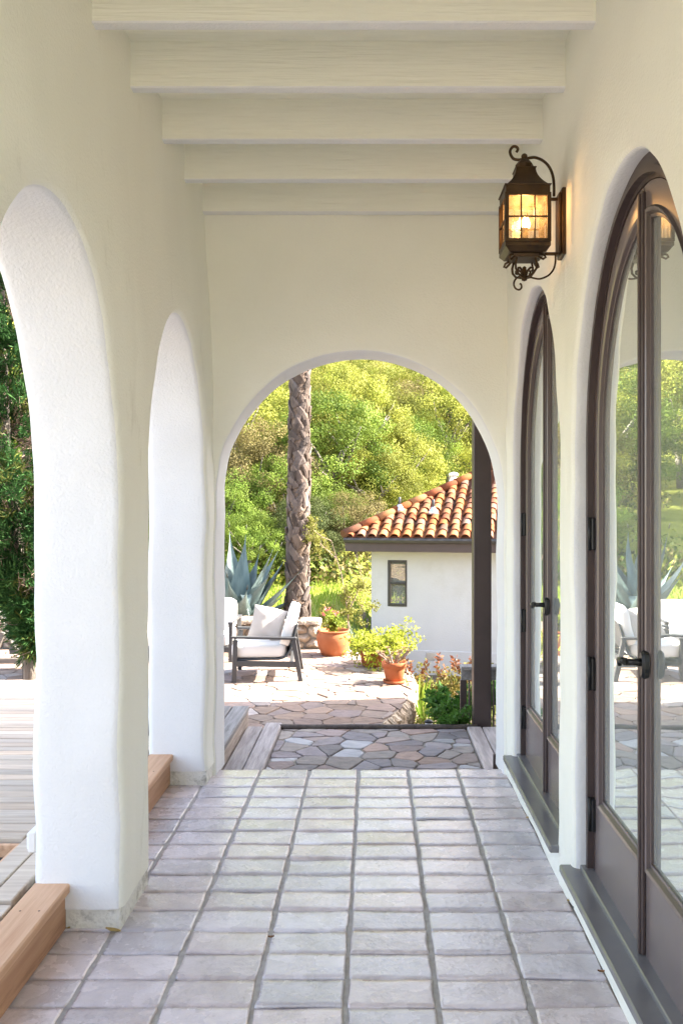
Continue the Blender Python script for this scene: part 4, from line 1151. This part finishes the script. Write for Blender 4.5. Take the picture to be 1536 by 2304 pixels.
def f1(f, s):
    branching(f, s, 12, .27, .22, ((.13, .20, .02), (.28, .33, .05)), .045, 10, up=.8)
    for k in range(10):
        c = Vector((rg.uniform(-.14, .1), rg.uniform(-.12, .12), rg.uniform(.24, .34)))
        clump(f, c, .018, 8, .022, .018, ((.55, .10, .10), (.65, .2, .22)), rg)
    for k in range(6):
        a = rg.uniform(0, 6.28); leafquad(f, Vector((math.cos(a) * .12, math.sin(a) * .12, 0)), Vector((math.cos(a), math.sin(a), rg.uniform(-.1, .6))), Vector((0, 0, 1)), .07, .03, (.3, .36, .06))
plant('potted_flowers', 'bright green leaves with small pink flowers in the large round pot', (p1.location.x, p1.location.y, CZ + .265), f1)
def f2(f, s):
    branching(f, s, 38, .50, .95, YG, .046, 14, up=.55, sag=.09)
    for k in range(46):
        a = rg.uniform(math.pi, 2 * math.pi); r_ = rg.uniform(.16, .30); clump(f, Vector((math.cos(a) * r_, math.sin(a) * r_, rg.uniform(-.16, .14))), .07, 16, .05, .028, YG, rg)
plant('potted_shrub', 'sprawling yellow-green shrub spilling over its pot at the patio edge', (p2.location.x + .06, p2.location.y - .06, CZ + .20), f2)
def f3(f, s):
    for k in range(15):
        a = k * 2.4; d = Vector((math.cos(a), math.sin(a), rg.uniform(.25, .9))).normalized(); p = Vector((0, 0, 0)); pts = [p.copy()]
        for i in range(5): p = p + d * .045; d = (d + rv(rg) * .35 + Vector((0, 0, .12))).normalized(); pts.append(p.copy())
        s.tube(pts, [.011, .010, .009, .008, .008, .007], 6)
        for q in range(9):
            an = q * 2.4; leafquad(f, pts[-1], Vector((math.cos(an), math.sin(an), .5)), Vector((0, 0, 1)), .045, .026, mixc((.16, .16, .06), (.34, .18, .12), rg.random()))
        for i in (2, 3): clump(f, pts[i], .02, 4, .03, .02, ((.14, .15, .05), (.25, .2, .1)), rg)
plant('potted_succulent', 'branching reddish succulent in the small tapered pot', (p3.location.x, p3.location.y, CZ + .19), f3)

# sapling with sparse leaves
def fs(f, s):
    def br(p, d, L, r, lev):
        pts = [p.copy()]
        for i in range(7):
            p = p + d * L / 7; d = (d + rv(rg) * .16 + Vector((0, 0, .05))).normalized(); pts.append(p.copy())
            if lev < 3 and i > 0 and rg.random() < (.85 if lev < 2 else .6):
                dd = (d * .7 + rv(rg) * .95).normalized(); br(p.copy(), dd, L * rg.uniform(.24, .36) * (1 if lev == 0 else 1.4), r * .5, lev + 1)
            if lev > 0: clump(f, p, .05, 3, .034, .022, ((.13, .145, .025), (.26, .25, .06)), rg)
        s.tube(pts, [r * (1 - i / 9) for i in range(8)], 5, cap=False)
    br(Vector((0, 0, 0)), Vector((.02, 0, 1)), 1.75, .013, 0); br(Vector((.02, 0, .5)), Vector((-.2, .1, 1)).normalized(), .45, .007, 1)
    br(Vector((0, 0, .75)), Vector((.5, 0, .8)).normalized(), .6, .008, 1)
sp_ = at(783, 1500, 12.2)
plant('sapling', 'slender young tree with sparse yellow-green leaves between palm and house', (sp_.x, 12.2, -.55), fs, 'young tree')
def fs2(f, s):
    branching(f, s, 14, .85, .7, ((.14, .17, .025), (.30, .30, .06)), .045, 14, up=.8, r0=.008)
for px, Y, lab in ((735, 13.8, 'loose olive-green shrub growing right of the palm foot'), (800, 13.2, 'leafy green shrub against the corner of the far house')):
    plant('garden_shrub', lab, (tx(px, Y), Y, gz(tx(px, Y), Y) - .05), fs2, 'shrub')
def ffan(f, s):
    for k in range(9):
        a = k * 2.4; el = rg.uniform(.3, 1.2); d = Vector((math.cos(a) * math.cos(el), math.sin(a) * math.cos(el), math.sin(el))); e = d * rg.uniform(.35, .55)
        s.tube([(0, 0, 0), e * .5, e], .006, 5)
        sdv = d.cross(Vector((0, 0, 1))).normalized()
        for q in range(17):
            an = (q - 8) * .17; leafquad(f, e, d * math.cos(an) + sdv * math.sin(an), Vector((0, 0, 1)), .36, .03, (.035, .06, .025))
plant('fan_palm', 'small dark fan palm beside the corner of the far house', (tx(820, 15), 15, gz(tx(820, 15), 15) + .25), ffan, 'fan palm')
# planting bed at the right
RED = ((.24, .12, .04), (.34, .16, .08))
def fr(f, s):
    branching(f, s, 26, .52, .75, ((.10, .12, .025), (.24, .17, .05)), .05, 13, up=.7)
    for k in range(7):
        a = rg.uniform(0, 6.28); p = Vector((math.cos(a) * .3 * rg.random(), math.sin(a) * .3 * rg.random(), rg.uniform(.28, .42)))
        q = p + Vector((rg.uniform(-.06, .06), 0, rg.uniform(.12, .24))); s.tube([p, q], .004, 4)
        for t in (.3, .5, .7, .85, 1): clump(f, p.lerp(q, t), .03, 5, .06, .028, ((.20, .07, .04), (.24, .12, .06)), rg)
def fg(f, s): branching(f, s, 26, .38, .55, ((.035, .10, .018), (.09, .20, .035)), .075, 16, up=.8)
def bedp(px, py, Y): p = at(px, py, Y); return (p.x, Y, p.z)
plant('red_leaf_shrub', 'copper and red leaved shrub left of the railing', bedp(945, 1600, 9.9), fr, 'shrub')
plant('red_leaf_shrub', 'taller red tipped shrub in front of the house wall vent', bedp(1040, 1590, 9.9), fr, 'shrub')
plant('green_shrub', 'dense deep green shrub at the foot of the brown railing', bedp(1012, 1634, 8.6), fg, 'shrub')
def fi(f, s):
    for k in range(38):
        a = rg.uniform(0, 6.28); p = Vector((math.cos(a) * .06, math.sin(a) * .06, 0)); d = Vector((math.cos(a) * .35, math.sin(a) * .35, 1))
        leafquad(f, p, d, rv(rg), rg.uniform(.22, .38), .022, mixc((.10, .18, .02), (.24, .34, .05), rg.random()))
plant('strap_leaf_plant', 'tuft of bright strap leaves below the small pot', bedp(938, 1590, 9.3), fi)
plant('strap_leaf_plant', 'second tuft of strap leaves near the garden light', bedp(960, 1625, 8.9), fi)
def fgc(f, s):
    for k in range(150):
        p = Vector((rg.uniform(-.5, .9), rg.uniform(-.4, 1.6), 0)); clump(f, p, .07, 14, .05, .03, ((.14, .17, .04), (.30, .32, .10)), rg)
g_ = MB(); s_g = MB(); fgc(g_, s_g); o = g_.build('ground_cover', M['leaf_near'], None, bedp(955, 1612, 9.0)); tag(o, 'pale low ground cover in the bed below the patio edge', kind='stuff')
def ffern(f, s): branching(f, s, 12, .22, .8, ((.05, .14, .02), (.12, .24, .05)), .05, 12, up=.6)
plant('small_fern', 'small green plant poking over the dark edging strip', bedp(1018, 1640, 7.15), ffern)
plant('green_shrub', 'yellow-green shrub glimpsed right of the brown post', bedp(1112, 1600, 9.5), fg, 'shrub')
gl = thing('garden_light', 'small pale path light with dark cap in the planting bed', 'path light', bedp(964, 1640, 8.0))
mb = MB(); mb.lathe([(.030, 0), (.034, .005), (.034, .055), (.03, .06)], n=16); mb.build('body', M['whitepaint'], gl)
mb = MB(); mb.lathe([(.030, .06), (.042, .062), (.042, .072), (.02, .085), (.001, .088)], n=16); mb.build('cap', M['black'], gl)

# ------------------------------------------------------------------ cypress by the deck
rg = random.Random(41)
cyp = thing('cypress_tree', 'shaggy green cypress with bare brown twigs beside the deck', 'cypress', (-3.62, 8.3, -.3))
f = MB(); s = MB(); tk = MB()
tk.tube([(.34, 0, -.1), (.32, .05, .8), (.1, 0, 2.5), (0, 0, 6)], [.07, .06, .05, .02], 8)
GP = ((.018, .062, .018), (.055, .125, .035)); YP = ((.07, .09, .02), (.13, .15, .04))
for k in range(2600):
    z = rg.uniform(.62, 6.2); rr = .76 * smooth((z - .50) / 1.9) * (1 - .6 * smooth((z - 3) / 3.4)) * rg.uniform(.55, 1.1) + .08
    a = rg.uniform(0, 6.283); ox = .12 + .28 * (1 - smooth((z - .6) / 1.8)); b = Vector((math.cos(a) * rr * .3 + ox, math.sin(a) * rr * .3, z)); e = Vector((math.cos(a) * rr + ox - .04, math.sin(a) * rr, z + rg.uniform(-.1, .25)))
    bare = noise.noise((a * 1.2, z * 1.6, 3)) > .22
    mid = b.lerp(e, .5) + rv(rg) * .05
    s.tube([b, mid, e], [.007, .005, .002], 4, wcol((.8, 1.3)), cap=False)
    if bare:
        for q in range(5):
            p = b.lerp(e, rg.uniform(.3, 1)); s.tube([p, p + rv(rg) * .09, p + rv(rg) * .16], [.0035, .003, .0015], 3, wcol((.8, 1.5)), cap=False)
        if rg.random() < .6: continue
    pl_ = YP if rg.random() < .15 else GP
    for t in (.6, .8, 1.0):
        c = b.lerp(e, t); dirn = (e - b).normalized()
        for q in range(22):
            d = (dirn + rv(rg) * .8 + Vector((0, 0, .25))).normalized(); g = rg.uniform(.7, 1.3); cc = mixc(pl_[0], pl_[1], rg.random())
            leafquad(f, c + rv(rg) * .05, d, rv(rg), rg.uniform(.06, .12), .012, tuple(x * g for x in cc))
tk.build('trunk', M['bark'], cyp); s.build('twigs', M['twig'], cyp); f.build('crown', M['needle'], cyp)

# ------------------------------------------------------------------ far house
HR = R(12); HU = Vector((math.cos(HR), -math.sin(HR), 0)); HN = Vector((math.sin(HR), math.cos(HR), 0))
HC = at(772, 1208, 18.0)
fh = thing('garden_house', 'white stucco house with red clay tile hip roof beyond the patio', 'house', HC, -HR)
# local frame: x along the eave, y inwards, z up; origin at the eave corner
PIT = .53; EX = 9.0
HZ = .155
mb = MB()       # roof body
apex = 3.6
mb.poly([(0, 0, -.02), (EX, 0, -.02), (EX - apex, apex, apex * PIT - .02), (apex, apex, apex * PIT - .02)], (.35, .16, .10))
mb.poly([(0, 0, -.02), (apex, apex, apex * PIT - .02), (0, 2 * apex, -.02)], (.40, .2, .13))
mb.poly([(0, 2 * apex, -.02), (apex, apex, apex * PIT - .02), (EX - apex, apex, apex * PIT - .02), (EX, 2 * apex, -.02)], (.40, .2, .13))
mb.poly([(EX, 2 * apex, -.02), (EX - apex, apex, apex * PIT - .02), (EX, 0, -.02)], (.40, .2, .13))
rg = random.Random(17)
RW, TW = .205, .24
TC = [(.25, .085, .032), (.29, .11, .042), (.19, .062, .03), (.33, .15, .07), (.24, .10, .05), (.13, .06, .038), (.20, .09, .05)]
slope = math.hypot(1, PIT)
def tile(u0, v0, w_, ln, col, rot=0):
    rows = []
    for t in (0, 1):
        v = v0 + ln * t / slope; zz0 = v * PIT + (.030 if t == 0 else .006)
        row = []
        for q in range(7):
            an = math.pi * q / 6; rr = w_ * (.36 if t == 0 else .32)
            row.append((u0 - math.cos(an) * rr, v - PIT * math.sin(an) * rr * .5, zz0 + math.sin(an) * rr * .72))
        rows.append(row)
    mb.grid(rows, col, sm=True)
    fr_ = rows[0]; mb.grid([fr_, [(x * 1, y + .012, z - .016) for x, y, z in fr_]], tuple(x * .7 for x in col), sm=False)
    # pan between barrels
    pw = w_ * .5
    pr_ = []
    for t in (0, 1):
        v = v0 + ln * t / slope; zz0 = v * PIT + (.012 if t == 0 else -.004)
        pr_.append([(u0 + w_ * .30, v, zz0 + .02), (u0 + w_ * .5, v, zz0 - .012), (u0 + w_ * .70, v, zz0 + .02)])
    mb.grid(pr_, tuple(x * .5 for x in col), sm=True)
for r_ in range(20):
    v0 = r_ * RW / 1.0 - .03
    if v0 > apex - .1: break
    u = .12 + rg.uniform(-.02, .02)
    while u < 6.4:
        if u > v0 + .13:
            g = rg.uniform(.8, 1.1); c = rg.choice(TC); c = mixc(c, (.24, .19, .16), rg.random() ** 3 * .6)
            if rg.random() < .006: c = (.40, .35, .31)
            tile(u + rg.uniform(-.012, .012), v0, TW, RW * 1.35 * slope, tuple(x * g for x in c))
        u += TW
for k in range(13):         # hip ridge tiles
    t0 = k * .30; p = Vector((t0, t0, t0 * PIT + .055)); q = Vector((t0 + .38, t0 + .38, (t0 + .38) * PIT + .05))
    g = rg.uniform(.75, 1.15); c = tuple(x * g for x in rg.choice(TC))
    mb.tube([p, q], [.115, .095], 10, c, flat=.8)
rf = mb.build('roof', M['rooftile'], fh)
for px, py in ((871, 1167), (952, 1172), (1066, 1170)):
    u = (px - 772) * 18 / F + .05; v = .95 if px < 900 else .85
    mb = MB(); z0 = v * PIT + .10
    mb.lathe([(.13, z0 - .09), (.10, z0 - .02), (.06, z0 + .03), (.04, z0 + .07)], c=(u + .05, v, 0), n=12); mb.build('vent_flashing', M['metal'], rf)
    mb = MB(); mb.lathe([(.028, z0), (.028, z0 + .22), (.02, z0 + .23)], c=(u + .05, v, 0), n=10); mb.build('vent_pipe', M['alu'], rf)
mb = MB(); cu, cv = 2.0, 2.5; z0 = .99
mb.lathe([(.085, z0 - .4), (.085, z0 + .22), (.105, z0 + .22), (.105, z0 + .25), (.075, z0 + .26), (.075, z0 + .34), (.11, z0 + .34), (.11, z0 + .39), (.06, z0 + .42), (.001, z0 + .43)], c=(cu, cv, 0), n=16)
mb.build('chimney_flue', M['whitepaint'], fh)
mb = MB()
gp = [(-.06, -.02), (-.085, -.06), (-.07, -.11), (-.01, -.12), (.01, -.12), (.01, -.01)]
mb.extrude([(y, z) for y, z in gp], .02, EX); mb.build('gutter', M['winframe'], fh)
mb = MB(); mb.box((.03, .012, -.30), (EX - .1, .05, -.02), .004); mb.box((.03, .05, -.30), (.07, 7, -.02), .004); mb.build('fascia', M['brown'], fh)
mb = MB(); mb.poly([(.07, .05, -.28), (EX, .05, -.28), (EX, .6, -.28), (.07, .6, -.28)]); mb.poly([(.07, .6, -.28), (.6, .6, -.28), (.6, 7, -.28), (.07, 7, -.28)]); mb.build('soffit', M['housewall'], fh)
OV = .52; zfl = -2.9
mb = MB()
WX, WZ0, WZ1, WW = .29 + 0, 0, 0, 0
def hl(px, py):    # photo pixel -> local x,z on the front wall plane
    # ray from camera hits plane through HC + OV*HN with normal HN
    o = Vector((0, 0, H)); d = Vector(((px - CX) / F, 1, (CY - py) / F)); n = HN; t = (HC + HN * OV - o).dot(n) / d.dot(n); p = o + d * t - HC
    return p.dot(HU), p.z
wx0, wz1 = hl(872, 1260); wx1, wz0 = hl(915, 1365)
xw = hl(835, 1300)[0]
for a, b in (((xw, zfl), (wx0, -.28)), ((wx1, zfl), (EX - .5, -.28)), ((wx0, zfl), (wx1, wz0)), ((wx0, wz1), (wx1, -.28))):
    nx_ = 10 if b[0] - a[0] > 2 else 2
    rows = [[(lerp(a[0], b[0], i / nx_), OV, lerp(a[1], b[1], j / 6)) for j in range(7)] for i in range(nx_ + 1)]
    mb.grid(rows, sm=False)
mb.poly([(xw, OV, zfl), (xw, OV, -.28), (xw, 6.6, -.28), (xw, 6.6, zfl)])
lx, lz = hl(902, 1461); 
mb.box((xw - .02, OV - .03, zfl), (EX - .5, OV - .002, lz), .01)
mb.build('wall', M['housewall'], fh)
mb = MB()
fw = .055
mb.box((wx0, OV - .012, wz0), (wx0 + fw, OV + .06, wz1), .004); mb.box((wx1 - fw * .7, OV - .012, wz0), (wx1, OV + .06, wz1), .004)
mb.box((wx0 + fw, OV - .012, wz1 - fw), (wx1 - fw * .7, OV + .06, wz1), .004); mb.box((wx0 + fw, OV - .016, wz0), (wx1 - fw * .7, OV + .06, wz0 + fw), .004)
mb.box((wx0 + fw, OV + .0, (wz0 + wz1) / 2 - .02), (wx1 - fw * .7, OV + .05, (wz0 + wz1) / 2 + .02), .004)
wn = mb.build('window', M['winframe'], fh)
mb = MB(); mb.poly([(wx0, OV + .05, wz0), (wx1, OV + .05, wz0), (wx1, OV + .05, wz1), (wx0, OV + .05, wz1)]); mb.build('pane', M['winglass'], wn)
mb = MB(); mb.box((wx0 - .05, OV + .4, wz0 - .1), (wx1 + .05, OV + .42, wz1 + .1)); mb.build('curtain', M['fibre'], wn)
vx, vz = hl(970, 1476); mb = MB(); mb.box((vx - .10, OV - .042, vz - .08), (vx + .10, OV - .031, vz + .08), .004)
for k in range(6): mb.box((vx - .08, OV - .05, vz - .06 + k * .022), (vx + .08, OV - .043, vz - .05 + k * .022))
mb.build('vent_grille', M['metal'], fh)

# ------------------------------------------------------------------ fallen leaves
for (px, py, sc, lab) in ((150, 2091, .5, 'small tan pebble-like leaf against the redwood curb'), (255, 2097, 1, 'curled yellow leaf at the foot of the nearer pillar'), (610, 2112, .35, 'tiny brown leaf on the grout line of the tiles'), (1283, 2030, .5, 'dry brown leaf against the wall below the nearer door sill'), (1190, 1842, .6, 'dark curled leaf by the wall under the farther door sill'), (1352, 2190, .4, 'thin dry leaf lying on the tiles near the door sill')):
    Y = F * H / (py - CY); p = at(px, py, Y); mb = MB(); L_ = .035 * sc
    rows = [[(t * L_, u * L_ * .38 * math.sin(math.pi * (t + 1) / 2 + .05), .004 + .006 * u * u + .004 * t * t) for u in (-1, 0, 1)] for t in (-1, -.5, 0, .5, 1)]
    mb.grid(rows, (.55, .40, .16) if sc > .4 else (.3, .16, .08)); o = mb.build('fallen_leaf', M['leaf_near'], None, p); o.rotation_euler = (0, 0, random.uniform(-.4, .4)); tag(o, lab, 'leaf', 'fallen leaves on the tiles')
